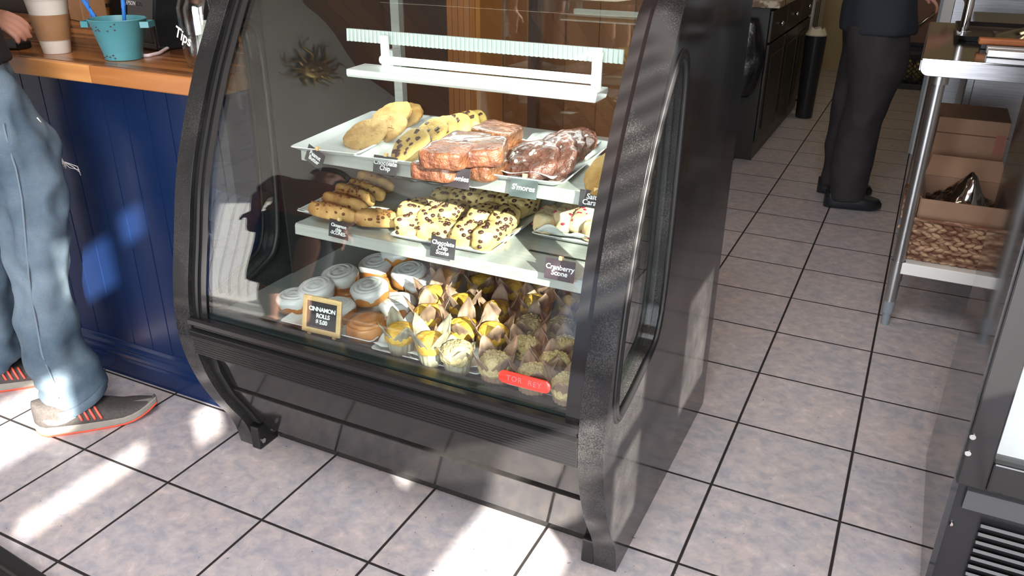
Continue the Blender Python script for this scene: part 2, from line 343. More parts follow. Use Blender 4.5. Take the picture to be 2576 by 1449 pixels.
b = MB(); b.bx(XL - .1, XR + .1, YF, YB, -0.06, 0.0); struct(b.build('floor', tile_floor()))
b = MB(); b.bx(XL - .1, XR + .1, YF, YB, CEIL, CEIL + 0.05); struct(b.build('ceiling', M_ceil))
b = MB(); b.bx(XL - .1, XL, YF, YB, 0.0, CEIL); wl = struct(b.build('wall_left', M_wallgrey))
b = MB(); b.bx(XL, XL + 0.02, YF, 0.20, 0.06, 1.15); b.bx(XL, XL + 0.035, YF, 0.20, 1.15, 1.19); struct(b.build('trim_1', M_wains))
b = MB(); b.bx(XL, XL + 0.03, YF, 0.20, 0.0, 0.08); struct(b.build('baseboard_left', mat('white_gloss_paint', (0.72, 0.72, 0.72), 0.3)))
b = MB(); b.bx(XL, -0.60, YF - .03, YF, 0, CEIL); b.bx(-0.60, 1.05, YF - .03, YF, 0, 0.55); b.bx(-0.60, 1.05, YF - .03, YF, 1.35, CEIL); b.bx(1.05, 1.83, YF - .03, YF, 0, CEIL); b.bx(2.50, 3.42, YF - .03, YF, 0, CEIL); b.bx(3.42, XR, YF - .03, YF, 0, 2.45); b.bx(3.42, XR, YF - .03, YF, 3.0, CEIL); b.bx(1.83, 2.50, YF - .03, YF, 0, 2.0); b.bx(1.83, 2.50, YF - .03, YF, 3.2, CEIL); struct(b.build('wall_front', mat('dark_brown_panelling', (0.05, 0.03, 0.02), 0.5)))  # unseen wall; openings cut to throw sun onto the wainscot and bystanders
b = MB(); b.bx(XL, XR, YB, YB + .1, 0.0, CEIL); struct(b.build('wall_back', M_wallcream))
b = MB(); b.bx(XL, 1.18, 2.35, 2.43, 0.0, CEIL); struct(b.build('wall_bar', M_woodwall))

b = MB(); b.bx(XL + 0.036, XL + 0.075, YF + 0.02, -2.62, 0.0, 2.25); struct(b.build('dark_reflection_panel', mat('dark_walnut_panel', (0.045, 0.022, 0.013), 0.5)))  # added panel, out of view, that darkens the reflection in the case glass
# right wall with openings cut to place the sun patches, plus the blind's window
holes = [(-1.98, -1.50, 1.30, 1.45), (-1.86, -1.46, 1.60, 1.74), (-1.46, -1.29, 1.34, 1.56), (-1.46, -1.29, 1.62, 1.76), (-0.92, -0.60, 1.38, 1.72),
         (-3.04, -2.66, 2.035, 2.066), (-2.47, -2.38, 1.98, 2.05), (-2.80, -2.66, 2.60, 2.76), (-2.60, -2.52, 2.70, 2.79), (-3.22, -2.88, 2.23, 2.40),
         (-4.98, -4.72, 2.55, 3.25), (-1.84, -1.27, 1.97, 2.50)]
ys = sorted({YF, YB} | {h[0] for h in holes} | {h[1] for h in holes}); zs = sorted({0.0, CEIL} | {h[2] for h in holes} | {h[3] for h in holes})
b = MB()
for ya, yb_ in zip(ys, ys[1:]):
    for za, zb in zip(zs, zs[1:]):
        ym, zm = (ya + yb_) / 2, (za + zb) / 2
        if not any(h[0] < ym < h[1] and h[2] < zm < h[3] for h in holes):
            vs = [b.bm.verts.new((XR, y, z)) for y, z in ((ya, za), (yb_, za), (yb_, zb), (ya, zb))]; b.bm.faces.new(vs)
bmesh.ops.remove_doubles(b.bm, verts=b.bm.verts, dist=1e-5)
struct(b.build('wall_right', M_wallgrey))
b = MB(); k = 0; z = 1.98
while z < 2.50:
    b.box((XR - 0.05, -1.555, z), (0.021, 0.56, 0.002), rot=(0, 0, 0)); z += 0.044
struct(b.build('window_1', M_white))

# ------------------------------------------------------------------ display case
CX0, CX1 = 0.700, 1.858
PRO = [(0.235, 0.0), (0.225, 0.06), (0.205, 0.11), (0.165, 0.175), (0.125, 0.26), (0.098, 0.35), (0.088, 0.43), (0.091, 0.50), (0.104, 0.58),
       (0.128, 0.67), (0.147, 0.75), (0.160, 0.80), (0.184, 0.87), (0.206, 0.92), (0.228, 0.97), (0.273, 1.06), (0.308, 1.12), (0.357, 1.20), (0.385, 1.24)]
def smooth_poly(pts, k=2):
    for _ in range(k):
        q = [pts[0]]
        for a, b_ in zip(pts, pts[1:]):
            q += [(a[0] * .75 + b_[0] * .25, a[1] * .75 + b_[1] * .25), (a[0] * .25 + b_[0] * .75, a[1] * .25 + b_[1] * .75)]
        pts = q + [pts[-1]]
    return pts
PROS = smooth_poly(PRO, 2)
TOPC = [(0.41, 1.262), (0.44, 1.280), (0.48, 1.293), (0.54, 1.298)]
case = thing('display_case', 'black curved-glass bakery display case with three lit levels of pastries', 'display case', (1.279, 0.60, 0))

def ring_smooth(pts, k=2):
    for _ in range(k):
        q = []
        for a, b_ in zip(pts, pts[1:] + pts[:1]):
            q += [(a[0] * .75 + b_[0] * .25, a[1] * .75 + b_[1] * .25), (a[0] * .25 + b_[0] * .75, a[1] * .25 + b_[1] * .75)]
        pts = q
    return pts
HOLE = ring_smooth([(0.150, 0.478), (0.142, 0.56), (0.168, 0.72), (0.212, 0.88), (0.262, 0.995), (0.325, 1.09), (0.385, 1.155), (0.425, 1.165), (0.452, 1.13),
                    (0.456, 1.02), (0.452, 0.80), (0.440, 0.63), (0.420, 0.555), (0.385, 0.525), (0.20, 0.472)], 2)
def end_panel(x0, x1):
    bm = bmesh.new()
    outer = PROS + smooth_poly([PROS[-1]] + TOPC, 1) + [(1.03, 1.298), (1.047, 1.28), (1.047, 0.0)]
    for x in (x0, x1):
        es = []
        for lp in (outer, HOLE):
            vs = [bm.verts.new((x, p[0], p[1])) for p in lp]
            es += [bm.edges.new((vs[i], vs[(i + 1) % len(vs)])) for i in range(len(vs))]
        bmesh.ops.triangle_fill(bm, edges=es, use_beauty=True, use_dissolve=False)
    for lp in (outer, HOLE):
        n = len(lp)
        a = [bm.verts.new((x0, p[0], p[1])) for p in lp]; c = [bm.verts.new((x1, p[0], p[1])) for p in lp]
        for i in range(n): bm.faces.new((a[i], a[(i + 1) % n], c[(i + 1) % n], c[i]))
    bmesh.ops.remove_doubles(bm, verts=bm.verts, dist=1e-5)
    q = MB(); q.bm.free(); q.bm = bm
    return q.build('end_panel', BLK, case, smooth=True, bevel=0.006)
for (x0, x1, sx) in ((CX0, CX0 + 0.052, -1), (CX1 - 0.056, CX1, 1)):
    ep = end_panel(x0, x1); xo = x1 if sx > 0 else x0
    b = MB(); b.tube([(xo + sx * 0.000, p[0], p[1]) for p in HOLE], 0.0065, 8, closed=True); b.tube([(xo, 0.31 + (p[0] - 0.31) * 1.055, 0.82 + (p[1] - 0.82) * 1.024) for p in HOLE], 0.0045, 8, closed=True); b.build('window_gasket', M_rubber, ep, smooth='all')
    b = MB(); b.prism([(0.02 * (0.36 - p[0]) / 0.3 + p[0], p[1]) for p in HOLE][::2], 0, xo - sx * 0.020, xo - sx * 0.024); b.build('window_pane', M_glass, ep)
    b = MB(); xi = x0 if sx > 0 else x1
    b.tube([(xi - sx * 0.0, p[0], p[1]) for p in HOLE], 0.008, 8, closed=True); b.build('window_gasket', M_rubber, ep, smooth='all')
# black foot block inside the left panel with its two bolts
b = MB(); b.bx(0.752, 0.783, 0.225, 0.30, 0.0, 0.075, 0.004); ft = b.build('foot', M_rubber, case)
for y, z in ((0.24, 0.025), (0.285, 0.035)): b = MB(); b.cyl((0.783, y, z), (0.786, y, z), 0.0075); b.build('bolt', M_chrome, ft)
b = MB(); b.bx(1.770, 1.802, 0.232, 0.30, 0.0, 0.07, 0.004); b.build('foot', M_rubber, case)

# curved front glass and its black side seals
def arc(off, z0, z1, ext=True):
    pts = [p for p in PROS if z0 <= p[1] <= z1]
    if ext: pts = pts + smooth_poly([pts[-1]] + TOPC, 1)[1:]
    out = []
    for i, p in enumerate(pts):
        a = pts[max(i - 1, 0)]; c = pts[min(i + 1, len(pts) - 1)]; t = Vector((c[0] - a[0], c[1] - a[1])).normalized()
        out.append((p[0] + t.y * off, p[1] - t.x * off))
    return out
def strip(name, x0, x1, off, z0, z1, material, thick, parent=case, ext=True):
    A = arc(off, z0, z1, ext); B = arc(off + thick, z0, z1, ext); b = MB()
    poly = A + B[::-1]
    b.loops([[Vector((x, p[0], p[1])) for p in poly] for x in (x0, x1)]); return b.build(name, material, parent, smooth=True)
strip('front_glass', 0.753, 1.801, 0.016, 0.47, 1.245, M_glass, 0.006)
for (x0, x1) in ((0.753, 0.800), (1.768, 1.801)):
    strip('glass_seal', x0, x1, 0.0115, 0.47, 1.245, M_blackgloss, 0.003)
strip('seal_bead', 0.772, 0.778, 0.006, 0.47, 1.245, M_alu, 0.006)

# extruded rail under the glass
rail = [(0.081, 0.480), (0.079, 0.470), (0.094, 0.465), (0.094, 0.455), (0.080, 0.450), (0.080, 0.436), (0.088, 0.434), (0.088, 0.428)]
z = 0.428
for i in range(7): rail += [(0.0865, z - 0.001), (0.0865, z - 0.0045), (0.089, z - 0.0050), (0.089, z - 0.0068)]; z -= 0.0068
rail += [(0.108, z - 0.003), (0.112, z - 0.012), (0.20, z - 0.012), (0.20, 0.462), (0.112, 0.476), (0.106, 0.483), (0.088, 0.484)]
b = MB(); b.prism(rail, 0, 0.752, 1.802); b.build('base_rail', M_alu, case, bevel=0.0012)
b = MB(); b.prism([(0.124, 0.366), (0.162, 0.252), (0.172, 0.254), (0.150, 0.366)], 0, 0.785, 1.800); b.build('upper_kick_panel', M_kick, case, bevel=0.002)
b = MB(); b.prism([(0.170, 0.250), (0.158, 0.243), (0.262, 0.055), (0.272, 0.050), (0.282, 0.057), (0.180, 0.245)], 0, 0.785, 1.800); b.build('lower_kick_panel', M_kick, case, bevel=0.002)
b = MB(); b.bx(0.785, 1.800, 0.303, 0.313, 0.0, 0.075); b.build('plinth', M_kick, case)
b = MB(); b.prism([(0.116, 0.385), (0.128, 0.31), (0.160, 0.225), (0.212, 0.135), (0.236, 0.085), (0.31, 0.085), (0.31, 0.385)], 0, 0.752, 0.786); b.build('corner_bracket', M_rubber, case)
# body under the deck, deck, back frame, top
b = MB(); b.bx(0.752, 1.802, 0.33, 1.03, 0.01, 0.42); b.build('lower_body', M_blacksat, case)
b = MB(); b.bx(0.752, 1.802, 0.118, 1.02, 0.42, 0.455); b.build('deck', mat('deck_sheet', (0.30, 0.33, 0.31), 0.3, metal=0.5), case)
b = MB(); b.bx(0.752, 1.802, 0.112, 0.150, 0.452, 0.486); b.build('deck_front_lip', mat('dark_green_black_trim', (0.016, 0.024, 0.024), 0.25), case)
b = MB()
for x in (0.766, 1.264, 1.786): b.bx(x - 0.014, x + 0.014, 1.0, 1.03, 0.455, 1.25)
for zz in (0.47, 1.235): b.bx(0.752, 1.802, 1.0, 1.03, zz - 0.015, zz + 0.02)
b.build('rear_frame', M_blacksat, case)
for x0, x1, y in ((0.78, 1.285, 1.012), (1.255, 1.775, 1.022)):
    b = MB(); b.bx(x0, x1, y - 0.002, y + 0.002, 0.485, 1.22); b.build('rear_sliding_door', M_glass, case)
b = MB(); b.bx(0.75, 1.803, 0.535, 1.045, 1.284, 1.308, 0.004); b.build('top_panel', M_blacksat, case)
b = MB(); b.bx(0.752, 0.757, 0.47, 1.0, 0.455, 1.25); b.build('inner_liner', mat('inner_grey_liner', (0.034, 0.033, 0.032), 0.4), case)
# shelf standards with clips at the back
for x in (1.00, 1.772):
    b = MB(); b.bx(x - 0.013, x + 0.013, 0.70, 0.722, 0.455, 1.25); st = b.build('shelf_standard', M_shelf, case)
    for zz in (0.68, 0.86, 1.03): b = MB(); b.bx(x - 0.010, x + 0.010, 0.665, 0.70, zz, zz + 0.045, 0.003); b.build('shelf_clip', M_white, st)
def shelf(ztop, yf, yb, x0, x1, slot=False):
    b = MB(); b.bx(x0, x1, yf + 0.004, yb, ztop - 0.012, ztop); s = b.build('shelf', M_shelf, case, bevel=0.001)
    b = MB(); b.prism([(yf, ztop + 0.001), (yf - 0.004, ztop - 0.004), (yf - 0.006, ztop - 0.026), (yf - 0.002, ztop - 0.028), (yf + 0.006, ztop - 0.013), (yf + 0.02, ztop - 0.012), (yf + 0.02, ztop + 0.001)], 0, x0, x1)
    b.build('price_rail', M_shelf, s, bevel=0.001)
    for x in (x0 + 0.012, x1 - 0.012):
        b = MB(); b.prism([(yf + 0.03, ztop - 0.013), (yb, ztop - 0.013), (yb, ztop - 0.085), (yb - 0.03, ztop - 0.085)], 0, x - 0.002, x + 0.002); b.build('shelf_bracket', M_white, s)
    if slot:
        b = MB(); b.bx(1.565, 1.712, 0.350, 0.357, ztop - 0.001, ztop + 0.0012); b.build('shelf_slot', M_rubber, s)
    return s
SH1, SH2, DK = 0.905, 0.720, 0.455
shelf(SH1, 0.268, 0.70, 1.015, 1.785)
shelf(SH2, 0.252, 0.70, 0.985, 1.785, True)
# lamp under the canopy, with a ribbed strip standing in for its reflected lens
M_tube = mat('lit_fluorescent_tube', (0.9, 1.0, 0.95), 0.5, emit=(0.82, 1.0, 0.92), estr=2.6)
b = MB(); b.prism([(0.365, 1.066), (0.368, 1.060), (0.43, 1.060), (0.44, 1.072), (0.44, 1.080), (0.366, 1.078)], 0, 1.085, 1.70); lamp = b.build('lamp_tray', M_white, case, bevel=0.002)
b = MB(); b.cyl((1.14, 0.43, 1.094), (1.685, 0.43, 1.094), 0.009); b.build('lamp_tube', M_tube, lamp, smooth=True)
for x in (1.155, 1.678): b = MB(); b.bx(x - 0.011, x + 0.011, 0.424, 0.428, 1.07, 1.150); b.build('lamp_bracket', M_white, lamp)
b = MB(); n = 62
b.bx(1.035, 1.725, 0.447, 0.452, 1.128, 1.156)
for i in range(n): x = 1.038 + i * 0.686 / (n - 1); b.cyl((x, 0.444, 1.128), (x, 0.446, 1.156), 0.0036, n=8)
b.build('fluted_lens_reflection', mat('frosted_diffuser', (0.60, 0.66, 0.62), 0.35, emit=(0.8, 1.0, 0.92), estr=0.05), lamp, smooth=True)  # faintly glowing ribs model the lamp lens mirrored in the glass
la = area('case_lamp', (1.40, 0.47, 1.058), (0, -0.25, -1), 0.70, 0.06, 2.0, (0.95, 1.0, 0.96)); la.parent = None
# red maker's plate stuck to the lower right of the glass
def on_glass(x, z, out=0.0):
    pts = arc(0.012 - out, 0.44, 1.2, False)
    for a, c in zip(pts, pts[1:]):
        if a[1] <= z <= c[1]:
            t = (z - a[1]) / (c[1] - a[1]); y = a[0] + t * (c[0] - a[0]); tan = Vector((0, c[0] - a[0], c[1] - a[1])).normalized(); return Vector((x, y, z)), tan
pp, tn = on_glass(1.672, 0.540)
b = MB(); mm = frame(pp, (1, 0, 0), tn); L, H = 0.118, 0.027; poly = []
for i in range(13): a = -PI / 2 + PI * i / 12; poly.append((L / 2 - H / 2 + H / 2 * math.cos(a), H / 2 * math.sin(a)))
for i in range(13): a = PI / 2 + PI * i / 12; poly.append((-L / 2 + H / 2 + H / 2 * math.cos(a), H / 2 * math.sin(a)))
b.loops([[mm @ Vector((x * s, y * s, zz)) for x, y in poly] for s, zz in ((1, -0.001), (1, 0.0018), (0.96, 0.003))])
pl = b.build('maker_plate', mat('red_plastic', (0.85, 0.045, 0.03), 0.25, coat=0.5), case, smooth=True, keep_normals=False); pl['label'] = 'red oval maker plate'
text_mesh('lettering', 'TOR  REY', 0.0165, mat('raised_grey_letters', (0.42, 0.20, 0.22), 0.3, metal=0.4), pl, mm @ Matrix.Translation((0, 0, 0.0032)), space=1.15)

# ------------------------------------------------------------------ trays and signs in the case
def rrect(w, d, r, z, n=5):
    p = []
    for cx_, cy_, a0 in ((w / 2 - r, d / 2 - r, 0), (-w / 2 + r, d / 2 - r, 90), (-w / 2 + r, -d / 2 + r, 180), (w / 2 - r, -d / 2 + r, 270)):
        for i in range(n + 1): a = math.radians(a0 + 90 * i / n); p.append(Vector((cx_ + r * math.cos(a), cy_ + r * math.sin(a), z)))
    return p
def tray(name, label, loc, w, d, rz, h=0.016, material=None, group=None):
    b = MB(); b.loops([rrect(w - 0.05, d - 0.05, 0.015, 0), rrect(w - 0.02, d - 0.02, 0.014, h * 0.55), rrect(w, d, 0.012, h), rrect(w - 0.004, d - 0.004, 0.011, h + 0.0015),
                       rrect(w - 0.022, d - 0.022, 0.012, h * 0.62), rrect(w - 0.05, d - 0.05, 0.014, 0.0045)])
    o = b.build(name, material or M_porc, None, smooth=True); o.location = loc; o.rotation_euler = (0, 0, rz); return tag(o, label, 'tray', group)
TR = {}
def put_tray(key, corners, z, label, w, d, grow=0.0, rz=None, **k):
    ps = [Pz(u, v, z + 0.014) for u, v in corners]; c = sum(ps, Vector()) / len(ps); 
    TR[key] = tray('serving_tray', label, (c.x, c.y, z), w, d, rz or 0.0, **k); return c
put_tray('pb', [(755, 368), (892, 399), (1066, 298), (942, 275)], SH1, 'white rectangular serving tray under the plain peanut butter cookies', 0.178, 0.395, rz=0.12)
put_tray('cc', [(912, 392), (1059, 424), (1221, 310), (1090, 291)], SH1, 'white rectangular serving tray under the chocolate chip cookies', 0.178, 0.405, rz=0.10)
put_tray('sm', [(1228, 434), (1400, 476), (1529, 368), (1367, 328)], SH1, "white serving tray holding the dark chocolate cookies behind the S'mores sign", 0.185, 0.355, rz=0.06)
tray('serving_tray', 'white serving tray at the right end of the top shelf, mostly hidden', (1.762 - 0.0, 0.44, SH1), 0.05, 0.36, 0)
put_tray('cs', [(762, 537), (1017, 572), (1119, 473), (893, 429)], SH2, 'white serving tray of cinnamon chip scones on the middle shelf', 0.262, 0.340, rz=0.06)
put_tray('ch', [(1017, 578), (1275, 625), (1332, 565), (1150, 470)], SH2, 'white serving tray of chocolate chip scones in the middle of the shelf', 0.262, 0.345, rz=0.02)
tray('serving_tray', 'white serving tray under the cranberry scones beside the right end panel', (1.640, 0.545, SH2), 0.205, 0.26, 0.0)
tray('serving_tray', 'large white serving tray carrying the iced cinnamon rolls on the case floor', (1.075, 0.42, DK), 0.275, 0.44, 0.04)
tray('serving_tray', 'long white serving tray of tulip-wrapped muffins on the case floor', (1.370, 0.43, DK), 0.29, 0.49, 0.03)
tray('serving_tray', 'white serving tray under the crumb-topped muffins at the right of the case floor', (1.655, 0.43, DK), 0.22, 0.49, 0.0)

def liner(label, loc, w, d, rz, seed, curl=0.03, z=0.006):
    b = MB(); sd = Vector((seed * 3.1, seed * 1.7, 0))
    def f(u, v):
        x = (u - .5) * w; y = (v - .5) * d; e = max(abs(u - .5), abs(v - .5)) * 2
        return Vector((x, y, z + max(0, e - 0.72) / 0.28 * curl * (0.35 + 0.9 * abs(noise.noise(Vector((x * 14, y * 14, seed)) + sd))) + 0.002 * (noise.noise(Vector((x * 30, y * 30, seed))) + 1)))
    b.grid(f, 26, 26); o = b.build('parchment_liner', M_paper, None, smooth='all', solid=0.0006); o.location = loc; o.rotation_euler = (0, 0, rz)
    return tag(o, label, 'paper liner', 'parchment liners under the pastries')
liner("white parchment sheet under the dark chocolate cookies", (1.560, 0.44, SH1), 0.165, 0.34, 0.06, 1, 0.02)
liner('white parchment sheet lining the cinnamon chip scone tray', (1.075, 0.465, SH2), 0.25, 0.33, 0.06, 2, 0.018)
liner('white parchment sheet with curled edges under the chocolate chip scones', (1.385, 0.475, SH2), 0.262, 0.345, 0.02, 3, 0.04)
liner('white parchment sheet curling up at the left of the cranberry scones', (1.632, 0.545, SH2), 0.20, 0.25, 0.15, 4, 0.05)
liner('pale parchment sheet wrinkled along the front of the muffin tray', (1.372, 0.435, DK), 0.285, 0.48, 0.03, 5, 0.03)

def sign(text, label, px, shelf_z, yf, w=0.062, h=0.040, size=0.0125, roll=0.0, yaw=0.0, tilt=0.22, mcard=None, dy=0.0):
    p = Py(px[0], px[1], yf - 0.012)
    s = thing('price_sign', label, 'sign', p)
    ct, st_ = math.cos(tilt), math.sin(tilt)
    mm = frame(p, (math.cos(yaw) * math.cos(roll), math.sin(yaw), math.sin(roll)), (0, st_, ct))
    b = MB(); b.box((0, 0, 0), (w, h, 0.0016), bevel=0.0004); bmesh.ops.transform(b.bm, matrix=mm, verts=b.bm.verts); b.build('card', mcard or M_sign, s)
    b = MB(); b.box((0, h / 2 - 0.002, -0.002), (0.009, 0.018, 0.003)); b.box((0, h / 2 + 0.003, 0.002), (0.008, 0.008, 0.002)); b.box((0, -0.004, -0.005), (0.007, 0.022, 0.004))
    bmesh.ops.transform(b.bm, matrix=mm, verts=b.bm.verts); b.build('clip', M_pine, s)
    text_mesh('lettering', text, size, M_chalk, s, mm @ Matrix.Translation((0, -0.001, 0.0011)), extrude=0.0002, line=0.78, bold=0.00022, shear=0.08)
    return s
sign('Peanut\nButter', 'small black sign reading Peanut Butter clipped to the top shelf', (792, 396), SH1, 0.238, 0.060, 0.038, 0.0140, roll=-0.30, yaw=-0.25)
sign('Chocolate\nChip', 'small black sign reading Chocolate Chip clipped to the top shelf', (969, 416), SH1, 0.262, 0.062, 0.040, 0.0145)
sign('Brownies', 'small black sign reading Brownies clipped to the top shelf', (1149, 447), SH1, 0.222, 0.062, 0.042, 0.0150)
sign("S'mores", "small grey sign reading S'mores clipped to the top shelf", (1317, 472), SH1, 0.262, 0.062, 0.042, 0.0160, mcard=M_signgrey)
sign('Salted\nCaramel', 'small dark sign reading Salted Caramel at the right end of the top shelf', (1497, 503), SH1, 0.262, 0.066, 0.034, 0.0150)
sign('Cinnamon\nchip\n-SCONES-', 'small black sign reading Cinnamon Chip Scones on the middle shelf edge', (852, 577), SH2, 0.246, 0.060, 0.042, 0.0115, yaw=-0.1)
sign('Chocolate\nChip\nScone', 'small black sign reading Chocolate Chip Scone on the middle shelf edge', (1114, 623), SH2, 0.246, 0.062, 0.046, 0.0135)
sign('Cranberry\nScone', 'small plum sign reading Cranberry Scone on the middle shelf edge', (1408, 680), SH2, 0.246, 0.066, 0.044, 0.0150, mcard=M_signplum)

# easel sign for the cinnamon rolls
ez = thing('easel_sign', 'tiny wooden easel chalkboard reading Cinnamon Rolls 5.00 in front of the rolls', 'sign', (1.093, 0.19, DK))
ct, st_ = math.cos(0.25), math.sin(0.25); yw = 0.06
mm = frame((1.083, 0.200, DK + 0.058), (1, yw, 0), (0, st_, ct))
def onm(b, name, material, bevel=0.0): bmesh.ops.transform(b.bm, matrix=mm, verts=b.bm.verts); return b.build(name, material, ez, bevel=bevel)
b = MB(); b.box((0, 0, 0), (0.084, 0.070, 0.003)); onm(b, 'chalkboard', M_sign)
b = MB()
for s in (-1, 1): b.box((s * 0.049, 0, 0.001), (0.013, 0.092, 0.007)); b.box((0, s * 0.040, 0.001), (0.090, 0.013, 0.0065))
onm(b, 'wooden_frame', M_pine, 0.002)
for x, y0, y1 in ((-0.034, -0.045, -0.074), (0.038, -0.045, -0.074)):
    b = MB(); b.box((x, (y0 + y1) / 2, 0), (0.009, y0 - y1 + 0.01, 0.006)); onm(b, 'leg', M_pine)
b = MB(); b.cyl(mm @ Vector((0, 0.03, -0.004)), (1.10, 0.255, DK + 0.006), 0.0035, n=8); b.build('leg', M_pine, ez)
text_mesh('lettering', 'CINNAMON\n  ROLLS\n$ 5.00', 0.0148, M_chalk, ez, mm @ Matrix.Translation((0, -0.001, 0.0019)), extrude=0.0002, line=1.05, bold=0.0005, space=0.9)

# ------------------------------------------------------------------ pastries
def superell(rx, ry, rz, e1, e2, nu=40, nv=20, amp=0.0, fr=30.0, seed=0.0, flat=0.0, fn=None, amp2=0.0, fr2=90.0):
    """closed rounded solid with a lumpy surface; its base sits at z = 0"""
    b = MB(); sg = lambda c, e: math.copysign(abs(c) ** e, c); rings = []
    for j in range(1, nv):
        ph = -PI / 2 + PI * j / nv; rg = []
        for i in range(nu):
            th = 2 * PI * i / nu
            p = Vector((rx * sg(math.cos(ph), e1) * sg(math.cos(th), e2), ry * sg(math.cos(ph), e1) * sg(math.sin(th), e2), rz * sg(math.sin(ph), e1)))
            if fn: p = fn(p)
            d = p.normalized(); q = p * fr + Vector((seed, seed * 2, seed * 3))
            p = p + d * (amp * noise.noise(q) + (amp2 * noise.noise(p * fr2 + Vector((seed, 0, seed))) if amp2 else 0))
            if flat and p.z < -rz * flat: p.z = -rz * flat
            rg.append(p)
        rings.append(rg)
    b.loops(rings); zmin = min(v.co.z for v in b.bm.verts); bmesh.ops.translate(b.bm, vec=(0, 0, -zmin), verts=b.bm.verts); return b
def lumps(pts, r, seed, squash=0.5, boxy=False):
    b = MB(); rd = random.Random(seed)
    for p, nrm in pts:
        k = r * rd.uniform(0.6, 1.25)
        rot = (rd.uniform(0, 0.5), rd.uniform(0, 0.5), rd.uniform(0, 3))
        if boxy: b.box(p, (k * 2.0, k * 1.5, k * 0.9), rot=(0, 0, rot[2]), bevel=k * 0.2, seg=1)
        else: b.ball(p, k, (1.15, 0.9, squash + 0.3), n=8, rot=rot)
    return b

M_pbc = mat('peanut_butter_cookie', (0.34, 0.175, 0.045), 0.75, col2=(0.50, 0.315, 0.105), nscale=26, bump=0.6, bscale=70)
M_ccc = mat('chocolate_chip_cookie_dough', (0.43, 0.27, 0.07), 0.75, col2=(0.50, 0.33, 0.10), nscale=30, bump=0.5, bscale=60)
M_edge = M_ccc
M_choc = mat('dark_chocolate', (0.055, 0.020, 0.014), 0.4, bump=0.2, bscale=60)
M_brown = mat('film_wrapped_brownie', (0.085, 0.030, 0.015), 0.22, col2=(0.19, 0.074, 0.033), nscale=24, bump=1.0, bscale=70, coat=0.35, spec=0.5)
M_smores = mat('glossy_chocolate_cookie', (0.055, 0.021, 0.015), 0.32, col2=(0.125, 0.046, 0.032), nscale=30, bump=1.0, bscale=60, coat=0.35)
M_marsh = mat('marshmallow', (0.85, 0.78, 0.66), 0.5)
M_scone = mat('golden_scone_crust', (0.36, 0.155, 0.042), 0.7, col2=(0.60, 0.36, 0.125), nscale=28, bump=0.6, bscale=50)
M_pale = mat('pale_scone_crumb', (0.58, 0.39, 0.14), 0.75, col2=(0.70, 0.53, 0.25), nscale=24, bump=0.6, bscale=50)
M_cran = mat('cranberry_scone_crumb', (0.60, 0.44, 0.26), 0.75, col2=(0.70, 0.57, 0.37), nscale=24, bump=0.6, bscale=50)
M_cinn = mat('cinnamon_chip', (0.16, 0.055, 0.020), 0.5)
M_berry = mat('cranberry', (0.30, 0.02, 0.05), 0.35)
M_roll = mat('baked_roll_dough', (0.30, 0.095, 0.020), 0.42, col2=(0.52, 0.22, 0.055), nscale=16, bump=0.25, bscale=30, coat=0.15)
M_icing = mat('white_icing', (0.64, 0.63, 0.63), 0.30, bump=0.15, bscale=25, sss=0.15)
M_muf = mat('yellow_muffin_crumb', (0.62, 0.32, 0.03), 0.7, col2=(0.70, 0.44, 0.07), nscale=40, bump=0.7, bscale=70)
M_crumb = mat('crumb_topping', (0.42, 0.30, 0.13), 0.8, col2=(0.58, 0.46, 0.24), nscale=60, bump=1.0, bscale=90)
M_wrapb = mat('brown_tulip_paper', (0.22, 0.135, 0.09), 0.6, col2=(0.27, 0.17, 0.115), nscale=12)
M_wraps = mat('grease_stained_tulip_paper', (0.36, 0.33, 0.24), 0.5, col2=(0.27, 0.22, 0.16), nscale=22)

def topspots(rx, ry, rz_, n, seed, ztop=None, fn=None):
    rd = random.Random(seed); out = []
    for _ in range(n):
        a = rd.uniform(0, 2 * PI); q = math.sqrt(rd.uniform(0, 1)) * 0.82
        x, y = rx * q * math.cos(a), ry * q * math.sin(a); z = 2 * rz_ * (0.5 + 0.5 * max(0.0, 1 - q ** 2.6) ** 0.5)
        out.append((Vector((x, y, z)), None))
    return out
def raydown(o, pts, inset=0.0):
    """drop points onto a mesh from above"""
    me = o.data; bm = bmesh.new(); bm.from_mesh(me); from_ = []
    from mathutils.bvhtree import BVHTree
    t = BVHTree.FromBMesh(bm); bm.free()
    for p, n in pts:
        h = t.ray_cast(Vector((p.x, p.y, 1.0)), Vector((0, 0, -1)))
        if h[0] is not None: from_.append((h[0] - Vector((0, 0, inset)), h[1]))
    return from_
def sidespots(o, n, seed, inset=0.0):
    from mathutils.bvhtree import BVHTree
    bm = bmesh.new(); bm.from_mesh(o.data); t = BVHTree.FromBMesh(bm); c = sum((v.co for v in bm.verts), Vector()) / len(bm.verts); bm.free(); rd = random.Random(seed); out = []
    while len(out) < n:
        d = Vector((rd.uniform(-1, 1), rd.uniform(-1, 1), rd.uniform(-0.15, 1)))
        if d.length < 0.1: continue
        d.normalize(); h = t.ray_cast(c + d * 0.5, -d)
        if h[0] is not None: out.append((h[0] - d * inset, h[1]))
    return out

